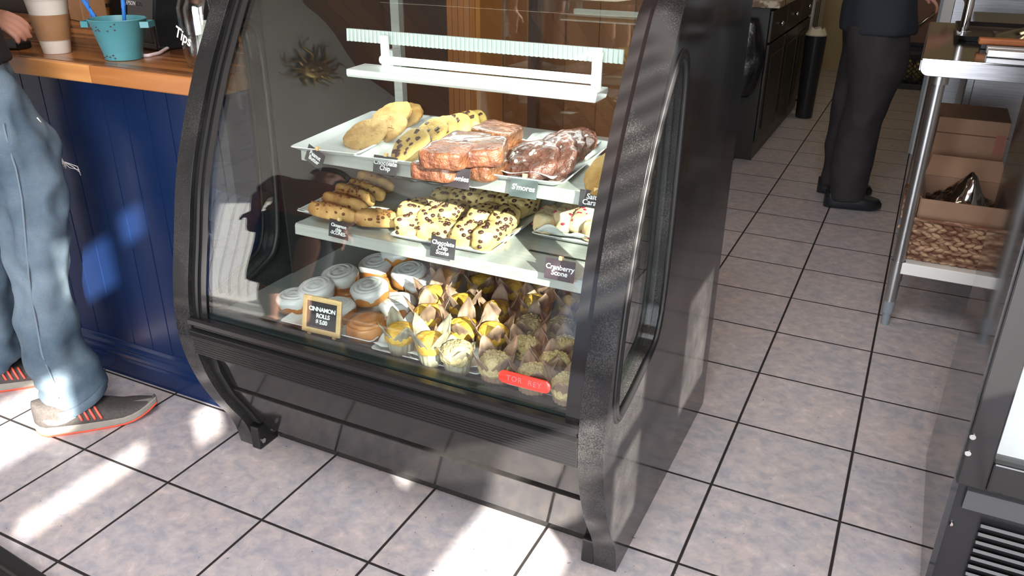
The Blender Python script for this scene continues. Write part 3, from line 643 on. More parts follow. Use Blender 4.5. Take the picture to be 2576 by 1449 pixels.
PROTO = {}
def proto(kind, name, cat, body, spots=None, mspot=None, spotname=None):
    r = thing(name, 'x', cat, (0, 0, 0)); body.parent = r
    if spots is not None: s = spots.build(spotname, mspot, r, smooth=True, world=False); s['kind'] = 'stuff'
    PROTO.setdefault(kind, []).append(r); return r
for k in range(2):
    q = superell(0.056, 0.054, 0.0095, 0.62, 1.0, 72, 22, 0.0034, 60, 3 + k, 0.7, amp2=0.0016, fr2=150).build('cookie_body', M_pbc, smooth='all')
    proto('pb', 'peanut_butter_cookie', 'cookie', q, lumps(raydown(q, topspots(.05, .05, .01, 16, k + 5), 0.0012), 0.0036, k, 0.3), M_pbc, 'nut_pieces')
    q = superell(0.050, 0.049, 0.0105, 0.62, 1.0, 64, 18, 0.0030, 55, 8 + k, 0.7, amp2=0.0010, fr2=150).build('cookie_body', M_ccc, smooth='all')
    proto('cc', 'chocolate_chip_cookie', 'cookie', q, lumps(raydown(q, topspots(.046, .046, .01, 12, k + 9), 0.0010), 0.0060, k + 2, 0.3, True), M_choc, 'chocolate_chunks')
    q = superell(0.062, 0.058, 0.018, 0.66, 1.0, 64, 22, 0.008, 48, 15 + k, 0.7, amp2=0.003, fr2=130).build('cookie_body', M_smores, smooth='all')
    proto('sm', 'chocolate_marshmallow_cookie', 'cookie', q, lumps(raydown(q, topspots(.055, .052, .02, 9, k + 31), 0.001), 0.0045, k + 4, 0.5), M_marsh, 'marshmallow_bits')
    q = superell(0.050, 0.044, 0.019, 0.30, 0.34, 48, 18, 0.0035, 40, 21 + k, 0.9, amp2=0.0012, fr2=140).build('brownie_body', M_brown, smooth='all'); proto('br', 'wrapped_brownie', 'brownie', q)
def taper(p): p = p.copy(); k = 1.0 - 0.55 * (p.x / 0.062 + 0.15); p.y *= k; p.z *= 0.78 + 0.22 * k; return p
for k in range(3):
    q = superell(0.062, 0.025, 0.019, 0.62, 0.72, 44, 16, 0.004, 40, 40 + k, 0.8, fn=taper, amp2=0.001, fr2=140).build('scone_body', M_scone, smooth='all')
    proto('cs', 'cinnamon_chip_scone', 'scone', q, lumps(sidespots(q, 46, k + 50, 0.001), 0.0036, k, 0.4), M_cinn, 'cinnamon_chips')
    q = superell(0.052, 0.025, 0.026, 0.52, 0.62, 44, 18, 0.0045, 40, 60 + k, 0.8, amp2=0.001, fr2=140).build('scone_body', M_pale, smooth='all')
    proto('ch', 'chocolate_chip_scone', 'scone', q, lumps(sidespots(q, 38, k + 70, 0.0012), 0.0050, k, 0.5), M_choc, 'chocolate_chips')
    q = superell(0.050, 0.027, 0.026, 0.5, 0.6, 44, 18, 0.0045, 40, 80 + k, 0.8, amp2=0.001, fr2=140).build('scone_body', M_cran, smooth='all')
    proto('cr', 'cranberry_scone', 'scone', q, lumps(sidespots(q, 16, k + 90, 0.0018), 0.0042, k, 0.5), M_berry, 'cranberries')
# cinnamon roll: coiled dough with a dripping cap of icing that keeps the coil's groove
def roll(kind, iced=True, seed=1):
    def coil(p, depth, r0):
        rr = math.hypot(p.x, p.y); th = math.atan2(p.y, p.x); s = (rr / 0.0125 - th / (2 * PI)) % 1.0
        if p.z > 0 and rr < r0: p = p.copy(); p.z -= depth * (1 - min(abs(s - 0.5) * 2, 1)) ** 2 * min(1, rr / 0.012)
        return p
    q = superell(0.050, 0.048, 0.026, 0.55, 1.0, 72, 26, 0.0028, 30, seed, 0.85, fn=lambda p: coil(p, 0.006, 0.046)).build('roll_dough', M_roll, smooth='all')
    b = MB(); nu, nv = 72, 22; rings = []
    for j in range(nv + 1):
        rg = []
        for i in range(nu):
            th = 2 * PI * i / nu; drip = 0.55 + 0.45 * noise.noise(Vector((math.cos(th) * 1.6, math.sin(th) * 1.6, seed * 2.0)))
            t = j / nv; ang = t * (1.18 + 0.80 * drip); sa = abs(math.sin(ang)) ** 0.55; ca = math.copysign(abs(math.cos(ang)) ** 0.55, math.cos(ang))
            off = 0.0035 * (1 - max(0, t - 0.85) / 0.15) - 0.0015
            p = Vector(((0.050 + off) * sa * math.cos(th), (0.048 + off) * sa * math.sin(th), (0.026 + off) * ca)); p = coil(p, 0.0042, 0.040)
            p += p.normalized() * 0.0015 * noise.noise(p * 45 + Vector((seed, 0, 0))); p.z += 0.0225; rg.append(p)
        rings.append(rg)
    b.loops(rings, True, True, False)
    r = thing('cinnamon_roll', 'x', 'cinnamon roll', (0, 0, 0)); q.parent = r; PROTO.setdefault(kind, []).append(r)
    if iced: b.build('icing', M_icing, r, smooth='all', world=False)
    else: b.bm.free()
roll('ro', True, 1); roll('ro', True, 5); roll('ro', True, 9); roll('rp', False, 3)
# muffins in square tulip papers
def tulip(seed, hmax):
    rd = random.Random(seed); b = MB(); n = 64; rows = 9; rings = []
    ph = rd.uniform(0, 1); jit = [rd.uniform(0.75, 1.15) for _ in range(4)]
    for j in range(rows + 1):
        t = j / rows; rg = []
        for i in range(n):
            th = 2 * PI * i / n; c = (th / (PI / 2) + ph) % 4; k = int(c); f = abs(c - k - 0.5) * 2; tip = (1 - f) ** 1.0
            top = 0.050 + (hmax - 0.050) * tip * jit[k]; r = 0.0235 + 0.0095 * min(t * top / 0.05, 1)
            z = t * top; over = max(0, z - 0.050); r += over * 0.42 + 0.0012 * math.sin(i * PI / 2) * (1 if t > .1 else 0)
            rg.append(Vector((r * math.cos(th), r * math.sin(th), z)))
        rings.append(rg)
    b.loops(rings, True, True, False); return b
def muffin(kind, seed, mtop, mwrap, name, hmax=0.100, crumb=False):
    r = thing(name, 'x', 'muffin', (0, 0, 0))
    q = superell(0.035, 0.035, 0.024, 0.8, 1.0, 40, 18, 0.0035, 40, seed, 0.9, amp2=0.002 if crumb else 0.0008, fr2=160)
    bmesh.ops.translate(q.bm, vec=(0, 0, 0.026), verts=q.bm.verts); q = q.build('muffin_top', mtop, r, smooth='all', world=False)
    if crumb: lumps(raydown(q, topspots(.033, .033, .02, 70, seed), 0.0006), 0.0030, seed, 0.6).build('crumbs', M_crumb, r, smooth=True, world=False)['kind'] = 'stuff'
    tulip(seed, hmax).build('tulip_paper', mwrap, r, smooth='all', solid=0.0007, world=False); PROTO.setdefault(kind, []).append(r)
for s in (1, 2, 3): muffin('my', s, M_muf, M_wrapb, 'yellow_muffin')
for s in (4, 5): muffin('ms', s, M_muf, M_wraps, 'yellow_muffin')
for s in (6, 7, 8): muffin('mc', s, M_crumb, M_wrapb, 'crumb_muffin', 0.098, True)
for s in (9,): muffin('mw', s, M_crumb, M_wraps, 'crumb_muffin', 0.075, True)

USED = set(); rnd = random.Random(3)
def place(kind, px, z, label, group, idx=0, rot=(0, 0, 0), lift=None, scale=1.0, at=None):
    """px is where the middle of the piece shows, z the height of its middle"""
    pr_ = PROTO[kind][idx % len(PROTO[kind])]
    p = Vector(at) if at else Pz(px[0], px[1], z)
    if pr_.name in USED: o = dup(pr_)
    else: o = pr_; USED.add(pr_.name)
    hh = {'pb': .008, 'cc': .009, 'sm': .018, 'br': .019, 'cs': .017, 'ch': .024, 'cr': .024, 'ro': .024, 'rp': .024}.get(kind, 0.04)
    e = Euler(rot)
    if kind in ('pb', 'cc', 'sm', 'br', 'ro', 'rp'): e = (Euler((rot[0], rot[1], 0)).to_matrix() @ Matrix.Rotation(rot[2], 3, 'Z')).to_euler()
    p = p - e.to_matrix() @ Vector((0, 0, hh * scale))
    o.location = p; o.rotation_euler = e; o.scale = (scale,) * 3
    o['label'] = label; o['group'] = group; return o
R = math.radians
G = 'peanut butter cookies on the top shelf'
place('pb', (919, 337), SH1 + .030, 'round peanut butter cookie at the very front of its tray', G, 0, (R(28), R(-6), 0))
place('pb', (968, 322), SH1 + .034, 'peanut butter cookie just behind the front one, mostly covered', G, 1, (R(24), R(-4), 1))
place('pb', (984, 291), SH1 + .048, 'browner peanut butter cookie leaning high at the back of its tray', G, 0, (R(26), R(-8), 2))
place('pb', (1012, 291), SH1 + .036, 'rearmost peanut butter cookie peeking out to the right', G, 1, (R(24), R(-4), 3))
G = 'chocolate chip cookies on the top shelf'
place('cc', (1032, 368), SH1 + .032, 'front chocolate chip cookie with many dark chunks facing out', G, 0, (R(38), R(-18), 0.3))
place('cc', (1078, 340), SH1 + .038, 'second chocolate chip cookie from the front, one big square chunk', G, 1, (R(36), R(-18), 1))
place('cc', (1104, 332), SH1 + .038, 'third chocolate chip cookie from the front in the leaning row', G, 0, (R(36), R(-18), 2.2))
place('cc', (1136, 323), SH1 + .036, 'fourth chocolate chip cookie, half hidden in the leaning row', G, 1, (R(34), R(-16), 3.6))
place('cc', (1160, 317), SH1 + .034, 'fifth chocolate chip cookie near the back of the tray', G, 0, (R(34), R(-14), 4.4))
place('cc', (1178, 313), SH1 + .030, 'rearmost brown chocolate chip cookie in the leaning row', G, 1, (R(32), R(-12), 5.4))
G = 'film-wrapped brownies on the top shelf'
place('br', (1103, 421), SH1 + .019, 'wrapped brownie at the bottom left of the brownie pile', G, 0, (0, 0, 0.1))
place('br', (1208, 420), SH1 + .019, 'wrapped brownie at the bottom front, right of the Brownies sign', G, 1, (0, 0, -0.05))
place('br', (1124, 388), SH1 + .056, 'wrapped brownie on the upper left of the pile, behind the sign', G, 1, (R(5), 0, 0.15))
place('br', (1210, 380), SH1 + .057, 'large wrapped brownie in the middle with crinkled film on its front', G, 0, (R(8), R(-4), 0.30), scale=1.04)
place('br', (1172, 362), SH1 + .050, 'wrapped brownie behind the two upper front ones', G, 0, (R(4), 0, 0.1))
place('br', (1250, 335), SH1 + .055, 'wrapped brownie at the back right, highest of the pile', G, 1, (R(3), R(3), -0.05))
place('br', (1277, 378), SH1 + .019, 'dark wrapped brownie at the right, under the large one', G, 0, (0, 0, 0.1))
G = "dark chocolate cookies on the S'mores tray"
place('sm', (1336, 402), SH1 + .036, "front dark chocolate cookie, largest lump on the S'mores tray", G, 0, (R(32), R(-12), 0.2), scale=1.0)
place('sm', (1388, 400), SH1 + .036, 'dark chocolate cookie leaning right behind the front lump', G, 1, (R(40), R(-24), 1.4))
place('sm', (1408, 376), SH1 + .044, 'third dark chocolate cookie from the front, glossy and leaning', G, 0, (R(34), R(-18), 2.3))
place('sm', (1444, 362), SH1 + .035, 'rearmost dark chocolate cookie, smallest in view', G, 1, (R(30), R(-16), 3.4), scale=0.85)
place('pb', (1530, 436), SH1 + .040, 'pale salted caramel cookie cut off by the right frame of the case', 'salted caramel cookies', 0, (R(40), R(-20), 0.6), scale=0.95).name = 'caramel_cookie'
G = 'cinnamon chip scones on the middle shelf'
for i, (px, zz, rz, lab) in enumerate([((842, 534), .026, -.10, 'front left cinnamon chip scone, the lowest of the leaning row'), ((873, 510), .032, -.16, 'second cinnamon chip scone up the leaning row'),
        ((899, 489), .034, -.30, 'third cinnamon chip scone up the leaning row'), ((930, 478), .034, -.36, 'fourth cinnamon chip scone, pale and sunlit along its side'), ((950, 458), .034, -.36, 'rearmost cinnamon chip scone, topmost of the leaning row'),
        ((965, 548), .024, .30, 'sunlit cinnamon chip scone lying alone at the front right of its tray')]):
    place('cs', px, SH2 + zz, lab, G, i, (R(-22 if i < 5 else -8), 0, rz), scale=1.12)
G = 'chocolate chip scones on the middle shelf'
CH = [((1124, 495), .048, 1.5, 'back row chocolate chip scone furthest left'), ((1165, 497), .050, 1.5, 'back row chocolate chip scone, second from the left'), ((1204, 495), .050, 1.5, 'back row chocolate chip scone under the edge of the Brownies sign'),
      ((1241, 503), .048, 1.5, 'back row chocolate chip scone in full sun, second from the right end group'), ((1278, 507), .048, 1.5, 'back row chocolate chip scone left of the dark-chipped end piece'), ((1318, 512), .046, 1.4, 'dark-chipped chocolate chip scone at the right end of the back row'),
      ((1052, 527), .046, 1.2, 'chocolate chip scone standing tallest at the left of its tray'), ((1093, 541), .040, 1.4, 'chocolate chip scone half wrapped in shadow left of centre'), ((1135, 535), .040, 1.5, 'chocolate chip scone in the middle of the heap'),
      ((1216, 542), .046, 1.5, 'pale square-topped chocolate chip scone right of centre'), ((1268, 550), .044, 1.5, 'chocolate chip scone covered in dark chips right of the square-topped one'),
      ((1046, 562), .026, 1.1, 'dark-bottomed chocolate chip scone at the front left corner'), ((1110, 578), .022, 0.2, 'chocolate chip scone lying flat at the front, behind its sign'), ((1180, 580), .028, 1.5, 'sun-bleached chocolate chip scone standing at the front centre'), ((1238, 590), .028, 1.45, 'round-ended chocolate chip scone at the front right, nearly white in the sun')]
for i, (px, zz, rz, lab) in enumerate(CH): place('ch', px, SH2 + zz, lab, G, i, (R(14 if i not in (12,) else 0), 0, rz), scale=1.0 if i < 12 else 1.08)
G = 'cranberry scones on the middle shelf'
for i, (px, zz, rz, lab) in enumerate([((1381, 550), .036, 1.5, 'cranberry scone furthest left, beside the curled paper'), ((1427, 545), .038, 1.5, 'cranberry scone with a red berry near its top'), ((1476, 550), .038, 1.5, 'third cranberry scone, washed out by sun'), ((1508, 572), .030, 1.3, 'rightmost cranberry scone cut off by the case frame')]):
    place('cr', px, SH2 + zz, lab, G, i, (R(10), 0, rz))
G = 'iced cinnamon rolls on the case floor'
RO = [('ro', (1005, 636), .085, 'topmost cinnamon roll at the back, iced white and lit by sun'), ('ro', (948, 672), .050, 'white iced cinnamon roll at the back left below the topmost one'), ('ro', (1030, 693), .060, 'large sunlit cinnamon roll on the right of the pile'),
      ('ro', (856, 700), .060, 'cinnamon roll with a clear icing ring, upper left of the pile'), ('ro', (797, 735), .050, 'cinnamon roll above the left edge of the easel sign'), ('ro', (931, 734), .060, 'cinnamon roll with swirled icing right of the easel sign'),
      ('ro', (745, 757), .026, 'low cinnamon roll furthest left, mostly shaded'), ('ro', (848, 782), .026, 'cinnamon roll hidden behind the easel sign'), ('rp', (925, 822), .022, 'bare brown cinnamon roll at the front, right of the easel sign'),
      ('ro', (1063, 722), .040, 'small iced cinnamon roll at the right edge of the pile'), ('rp', (880, 742), .026, 'bare brown cinnamon roll under the two ringed ones'), ('ro', (1000, 770), .026, 'cinnamon roll low on the right, behind the bare front one'), ('rp', (985, 700), .026, 'bare brown roll underneath the sunlit ones')]
for i, (kd, px, zz, lab) in enumerate(RO): place(kd, px, DK + zz, lab, G, i, (R(10 if zz > .04 else 0), R(-3), i * 1.3), scale=1.0 if kd == 'ro' else 1.06)
G = 'tulip-wrapped muffins on the case floor'
MU = [('ms', (1008, 848), 'yellow muffin at the front left corner of its tray, low greasy paper'), ('ms', (1085, 872), 'second yellow muffin along the front edge, paper point to the left'), ('mw', (1150, 897), 'pale wrapper muffin at the front with one tall paper point'),
      ('my', (1078, 800), 'yellow muffin behind the front left pair'), ('my', (1165, 835), 'yellow muffin behind the pale front wrapper'), ('my', (1240, 848), 'yellow muffin with wide paper, middle of the second row'), ('my', (1090, 752), 'yellow muffin beside the right edge of the rolls'),
      ('my', (1165, 775), 'yellow muffin in the middle of the third row'), ('my', (1250, 790), 'yellow muffin right of the middle in the third row'), ('my', (1125, 712), 'brown wrapped muffin next to the sunlit roll'), ('my', (1212, 722), 'bright yellow muffin at the back under the shelf'),
      ('my', (1290, 735), 'shaded muffin at the back between the two bright yellow ones'), ('my', (1345, 775), 'brightest orange-yellow muffin, right of centre'), ('my', (1368, 740), 'small bright yellow muffin at the back right'), ('my', (1440, 775), 'yellow muffin at the back right below the Cranberry sign'),
      ('mc', (1245, 925), 'large crumb muffin at the front beside the red plate'), ('mc', (1322, 885), 'sunlit crumb muffin behind the red plate'), ('mc', (1425, 885), 'crumb muffin with rounded top near the right frame'), ('mc', (1395, 925), 'pale crumb muffin between dark papers at the right'),
      ('mc', (1340, 955), 'crumb muffin just above the red plate'), ('mc', (1428, 982), 'front right corner crumb muffin below the others'), ('mc', (1330, 830), 'crumb muffin with tall papers in the middle right'), ('mc', (1412, 835), 'crumb muffin against the right frame, third row')]
for i, (kd, px, lab) in enumerate(MU): place(kd, px, DK + 0.052, lab, G, i, (0, 0, 0.5 + i * 0.9), scale=1.06)
for lst in PROTO.values():
    for o in lst:
        if o.name not in USED:
            for k in kids(o): bpy.data.objects.remove(k)
            bpy.data.objects.remove(o)

# ------------------------------------------------------------------ service counter on the left
M_navy = mat('navy_gloss_paint', (0.006, 0.017, 0.062), 0.24, spec=0.35, bump=0.05, bscale=14)
M_block = planks('butcher_block', (0.085, 0.030, 0.012), (0.40, 0.16, 0.05), 0.036, 1, 0.22, gap=0.03, grain=22, along=0)
M_litedge = planks('butcher_block_lit_edge', (0.40, 0.155, 0.045), (0.72, 0.34, 0.11), 0.55, 0, 0.3, gap=0.002, grain=20, along=0)  # lighter copy of the block: light on the front edge put into colour
cnt = thing('service_counter', 'navy blue beadboard service counter with a moulded base, left of the display case', 'counter', (-0.28, 0.66, 0))
b = MB(); poly = []; x = XL + 0.05; pitch = 0.0425
while x < 0.685:
    poly += [(x, 0.360), (x + pitch - 0.006, 0.360), (x + pitch - 0.004, 0.365), (x + pitch - 0.002, 0.3605)] if int(round((x - XL) / pitch)) % 2 else [(x, 0.3605), (x + pitch - 0.002, 0.360)]
    x += pitch
poly = [p for i, p in enumerate(poly) if i == 0 or p[0] > poly[i - 1][0] + 1e-5]; poly = [p for p in poly if p[0] < 0.688] + [(0.690, 0.360), (0.690, 0.40), (XL + 0.05, 0.40)]
b.prism(poly, 2, 0.0, 0.978); b.build('beadboard_front', M_navy, cnt)
b = MB(); b.bx(XL + 0.05, 0.690, 0.40, 0.98, 0.0, 0.978); b.build('carcass', M_navy, cnt)
bp = [(0.360, 0.0), (0.338, 0.0), (0.338, 0.062), (0.342, 0.070), (0.337, 0.076), (0.339, 0.086), (0.345, 0.094), (0.344, 0.104), (0.352, 0.113), (0.356, 0.124), (0.360, 0.126)]
b = MB(); b.prism(bp, 0, XL + 0.05, 0.690); b.build('base_moulding', M_navy, cnt, bevel=0.001)
wt = thing('wooden_worktop', 'thick butcher block worktop of brown strips on the navy counter', 'worktop', (-0.28, 0.66, 0.98))
b = MB(); b.bx(XL + 0.03, 0.696, 0.335, 1.02, 0.980, 1.028, 0.004); b.build('top_boards', M_block, wt)
b = MB(); b.bx(XL + 0.03, 0.696, 0.313, 0.334, 0.980, 1.028, 0.004); b.build('front_edge', M_litedge, wt)
TOPZ = 1.0285
# paper cup
p = Pz(145, 132, TOPZ)
cup = thing('paper_cup', 'tall white paper coffee cup with brown cardboard sleeve and lid on the worktop', 'cup', (p.x, p.y, TOPZ))
M_cup = mat('white_cup_paper', (0.82, 0.77, 0.68), 0.5); M_kraft = mat('brown_kraft_card', (0.33, 0.17, 0.075), 0.7, col2=(0.37, 0.20, 0.095), nscale=30)
b = MB(); b.lathe([(0.0355, 0), (0.037, 0.003), (0.0565, 0.152), (0.058, 0.154), (0.055, 0.154), (0.036, 0.01)], p, 40, True, True); b.build('cup_body', M_cup, cup, smooth=True)
b = MB(); b.lathe([(0.0425, 0.038), (0.0518, 0.108), (0.0530, 0.108), (0.0437, 0.038)], p, 40, False, False); b.build('cardboard_sleeve', M_kraft, cup, smooth=True)
b = MB(); b.lathe([(0.060, 0.150), (0.061, 0.158), (0.058, 0.162), (0.056, 0.172), (0.050, 0.174), (0.046, 0.168)], p, 40); b.build('lid', M_white, cup, smooth=True)
# teal pail with pens
p = Pz(313, 147, TOPZ); M_teal = mat('teal_painted_tin', (0.065, 0.245, 0.28), 0.4, col2=(0.08, 0.275, 0.31), nscale=10)
pail = thing('tin_pail', 'small teal tin pail with square side handles holding two pens', 'pail', (p.x, p.y, TOPZ))
b = MB(); b.lathe([(0.047, 0), (0.050, 0.001), (0.053, 0.022), (0.0535, 0.0235), (0.074, 0.104), (0.077, 0.107), (0.074, 0.109), (0.071, 0.104), (0.048, 0.006)], p, 44); b.build('pail_body', M_teal, pail, smooth=True)
rdn = random.Random(4); b = MB()
for i in range(26):
    a = rdn.uniform(3.4, 5.6); hz = rdn.choice([0.012, 0.016, 0.085, 0.092, 0.097]) + rdn.uniform(-.004, .004); r = 0.050 + (0.074 - 0.050) * hz / 0.104 + 0.0004
    b.ball(p + Vector((r * math.cos(a), r * math.sin(a), hz)), 0.0022, (1.3, 1.3, 0.7), n=6)
ck = b.build('chipped_paint', mat('rust_chip', (0.07, 0.03, 0.03), 0.8), pail); ck['kind'] = 'stuff'
for s in (-1, 1):
    d = Vector((0.90, 0.44, 0)).normalized() * s; t = Vector((-d.y, d.x, 0)); q = p + d * 0.080 + Vector((0, 0, 0.094)); b = MB(); r = frame(q, d, t)
    pts = [(-0.008, -0.024), (0.012, -0.020), (0.012, 0.020), (-0.008, 0.024)]
    for a, c in zip(pts, pts[1:]):
        A = q + d * a[0] + t * a[1]; B = q + d * c[0] + t * c[1]; L = (B - A); b.box((A + B) / 2, (L.length + 0.002, 0.003, 0.016), rot=frame((0, 0, 0), L, Vector((0, 0, 1)).cross(L)))
    b.build('handle', M_teal, pail)
M_pen = mat('blue_pen_plastic', (0.03, 0.16, 0.50), 0.25)
for k, (tip, end, lab) in enumerate([((-0.015, 0.0), (205, -6), 'blue pen leaning left out of the teal pail'), ((0.0, 0.01), (309, -8), 'blue pen standing upright in the teal pail')]):
    a = p + Vector((tip[0], tip[1], 0.012)); e = Py(end[0], end[1], p.y + 0.01); d = (e - a).normalized(); pn = thing('pen', lab, 'pen', a, 0, 'pens in the teal pail')
    b = MB(); b.cyl(a + d * 0.01, a + d * 0.15, 0.0052, n=12); b.cyl(a, a + d * 0.01, 0.001, 0.0048, n=12); b.build('barrel', M_pen, pn, smooth=True)
    b = MB(); b.cyl(a + d * 0.125, a + d * 0.185, 0.0062, 0.0056, n=12); b.box(a + d * 0.155 + Vector((0.006, -0.003, 0)), (0.003, 0.003, 0.045), rot=frame((0, 0, 0), Vector((1, 0, 0)), Vector((0, 0, 1)).cross(d) if False else Vector((0, 1, 0)))); b.build('cap', M_pen, pn, smooth=True)
# receipt printer
pr = thing('receipt_printer', 'black receipt printer at the back of the worktop behind the teal pail', 'printer', (0.190, 0.685, TOPZ), -0.20)
b = MB(); b.prism([(-0.10, 0), (-0.10, 0.085), (-0.085, 0.155), (0.10, 0.165), (0.10, 0)], 0, -0.075, 0.075); b.build('printer_body', M_blackgloss, pr, world=False, bevel=0.006)
b = MB(); b.box((0.0, -0.092, 0.045), (0.12, 0.022, 0.05), bevel=0.004); b.build('paper_cover', M_blacksat, pr, world=False)
mm = W(pr) @ frame((-0.032, -0.0965, 0.128), (1, 0, 0), (0, 0.21, 1)); text_mesh('lettering', 'EPSON', 0.017, mat('pale_grey_print', (0.45, 0.45, 0.45), 0.5), pr, mm @ Matrix.Translation((0, 0.0, 0.005)))
# card reader block right of the printer
cr = thing('card_terminal', 'small black card terminal between the printer and the tip jar', 'card terminal', (0.40, 0.64, TOPZ), -0.3)
b = MB(); b.prism([(-0.06, 0), (-0.06, 0.05), (0.06, 0.11), (0.06, 0)], 0, -0.04, 0.04); b.build('terminal_body', M_blacksat, cr, world=False, bevel=0.006)
b = MB(); b.box((0, -0.005, 0.083), (0.055, 0.07, 0.004), rot=(math.atan2(.06, .12), 0, 0)); b.build('screen', M_blackgloss, cr, world=False)
pts = [Pz(340, 141, TOPZ + .004), Pz(372, 140, TOPZ + .004), Pz(400, 134, TOPZ + .004), Pz(425, 119, TOPZ + .006), Pz(450, 103, TOPZ + .010), Pz(470, 92, TOPZ + .014), Pz(486, 86, TOPZ + .010)]
q = []
for i in range(len(pts) - 1):
    for k in range(4): q.append(pts[i].lerp(pts[i + 1], k / 4))
b = MB(); b.tube(q + [pts[-1]], 0.0052, 10); tag(b.build('cable', mat('pale_pink_cable', (0.70, 0.60, 0.60), 0.5), None, smooth='all'), 'pale thick cable looping from the pail to the tip jar', 'cable')
# tip jar
p = Pz(528, 168, TOPZ); jar = thing('tip_jar', 'glass tip jar with a white Tips lettering beside the display case', 'jar', (p.x, p.y, TOPZ))
b = MB(); b.lathe([(0.040, 0), (0.052, 0.006), (0.060, 0.03), (0.062, 0.15), (0.055, 0.172), (0.050, 0.185), (0.050, 0.20), (0.047, 0.20), (0.047, 0.185), (0.052, 0.170), (0.058, 0.15), (0.056, 0.032), (0.048, 0.010), (0.0, 0.009)], p, 40, True, False)
b.build('jar_glass', M_jar, jar, smooth=True)
rdn = random.Random(8); M_bill = mat('banknote_paper', (0.40, 0.43, 0.36), 0.7, col2=(0.52, 0.54, 0.48), nscale=40)
for i in range(5):
    b = MB(); a0 = rdn.uniform(0, 6); o = p + Vector((rdn.uniform(-.012, .012), rdn.uniform(-.012, .012), 0.012)); hh = rdn.uniform(0.05, 0.12); ww = rdn.uniform(.030, .045)
    b.grid(lambda u, v: o + Matrix.Rotation(a0, 3, 'Z') @ Vector(((u - .5) * ww, 0.012 * math.sin(u * 5 + i + v * 2), v * hh)), 12, 8)
    tag(b.build('banknote', M_bill, None, smooth='all', solid=0.0004), 'crumpled pale banknote inside the glass tip jar', 'banknote', 'banknotes in the tip jar')
mm = frame(p + Vector((-0.012, -0.0645, 0.085)), (0.97, -0.22, -0.35), (0.30, -0.05, 1)); text_mesh('lettering', 'Tips', 0.042, M_chalk, jar, mm, bold=0.0006, shear=0.2)
# things standing further back on the counter
p = Pz(262, 48, TOPZ); b = MB(); b.lathe([(0.032, 0), (0.034, 0.004), (0.034, 0.11), (0.030, 0.118)], p, 32); can = thing('brass_canister', 'slim brass coloured canister behind the teal pail', 'canister', (p.x, p.y, TOPZ))
b.build('canister_body', mat('brass', (0.62, 0.40, 0.16), 0.25, metal=1.0), can, smooth=True)
b = MB(); b.lathe([(0.0346, 0.045), (0.0350, 0.052), (0.0346, 0.058)], p, 32, False, False); b.build('band', M_blackgloss, can, smooth=True)
p = Pz(196, 54, TOPZ); b = MB(); b.box((p.x, p.y + 0.05, TOPZ + 0.06), (0.13, 0.09, 0.12), rot=(0, 0, -0.3), bevel=0.004); tag(b.build('cardboard_box', M_kraft, None), 'dim brown cardboard box behind the coffee cup', 'box')
p = Pz(36, 122, TOPZ); b = MB(); b.box((p.x, p.y, TOPZ + 0.012), (0.085, 0.055, 0.024), rot=(0, 0, 0.2), bevel=0.006); tag(b.build('wallet', M_rubber, None), 'black folded wallet on the worktop by the customer hand', 'wallet')
# behind the counter: cupboard seen through the case
cb = thing('pine_cupboard', 'orange pine cupboard of narrow boards seen through the back of the case', 'cupboard', (0.40, 2.22, 0))
M_opine = planks('orange_pine_boards', (0.50, 0.17, 0.035), (0.62, 0.25, 0.06), 0.030, 0, 0.4, gap=0.09, grain=16, along=2)
b = MB(); b.bx(0.315, 0.485, 2.12, 2.34, 0.0, 1.10); b.build('cupboard_front', M_opine, cb); b = MB(); b.bx(0.305, 0.495, 2.10, 2.345, 1.10, 1.13); b.build('cupboard_top', M_opine, cb)
bb_ = thing('back_bar', 'near-black cupboard block added to darken the space behind the worktop items', 'cupboard', (-0.55, 2.15, 0))  # added dark block that makes the space behind the counter read as dark
b = MB(); b.bx(XL + 0.01, 0.20, 1.95, 2.345, 0.0, 2.1); b.build('bar_carcass', mat('near_black_wood', (0.014, 0.010, 0.008), 0.4), bb_, bevel=0.004)
b = MB(); b.bx(XL + 0.01, XL + 0.30, 1.04, 1.95, 0.0, 2.1); b.build('bar_return', mat('near_black_wood', (0.014, 0.010, 0.008), 0.4), bb_, bevel=0.004)
for x in (-0.98, -0.60, -0.22): b = MB(); b.bx(x, x + 0.34, 1.935, 1.949, 0.08, 0.95); b.build('bar_door', mat('dark_umber_door', (0.030, 0.017, 0.011), 0.35), bb_, bevel=0.004)
# floor mat corner
mt_ = thing('door_mat', 'black ribbed floor mat at the lower left corner of the picture', 'mat', (0.30, -1.0, 0))
a = Pz(0, 1376, 0.0); c = Pz(112, 1449, 0.0); d = (c - a).normalized(); nrm = Vector((d.y, -d.x, 0))
b = MB(); A = a - d * 1.0; B = a + d * 0.55
b.loops([[Vector((q.x, q.y, z)) for q in (A, B, B + nrm * 0.75, A + nrm * 0.75)] for z in (0.001, 0.010)]); b.build('mat_base', M_rubber, mt_, bevel=0.004)
b = MB()
for i in range(28):
    q = nrm * (0.04 + i * 0.024); L = B - A; b.cyl(A + L * 0.02 + q + Vector((0, 0, 0.0105)), A + L * 0.98 + q + Vector((0, 0, 0.0105)), 0.005, n=8)
b.build('mat_ribs', mat('dark_carpet_rib', (0.018, 0.017, 0.017), 0.9), mt_)

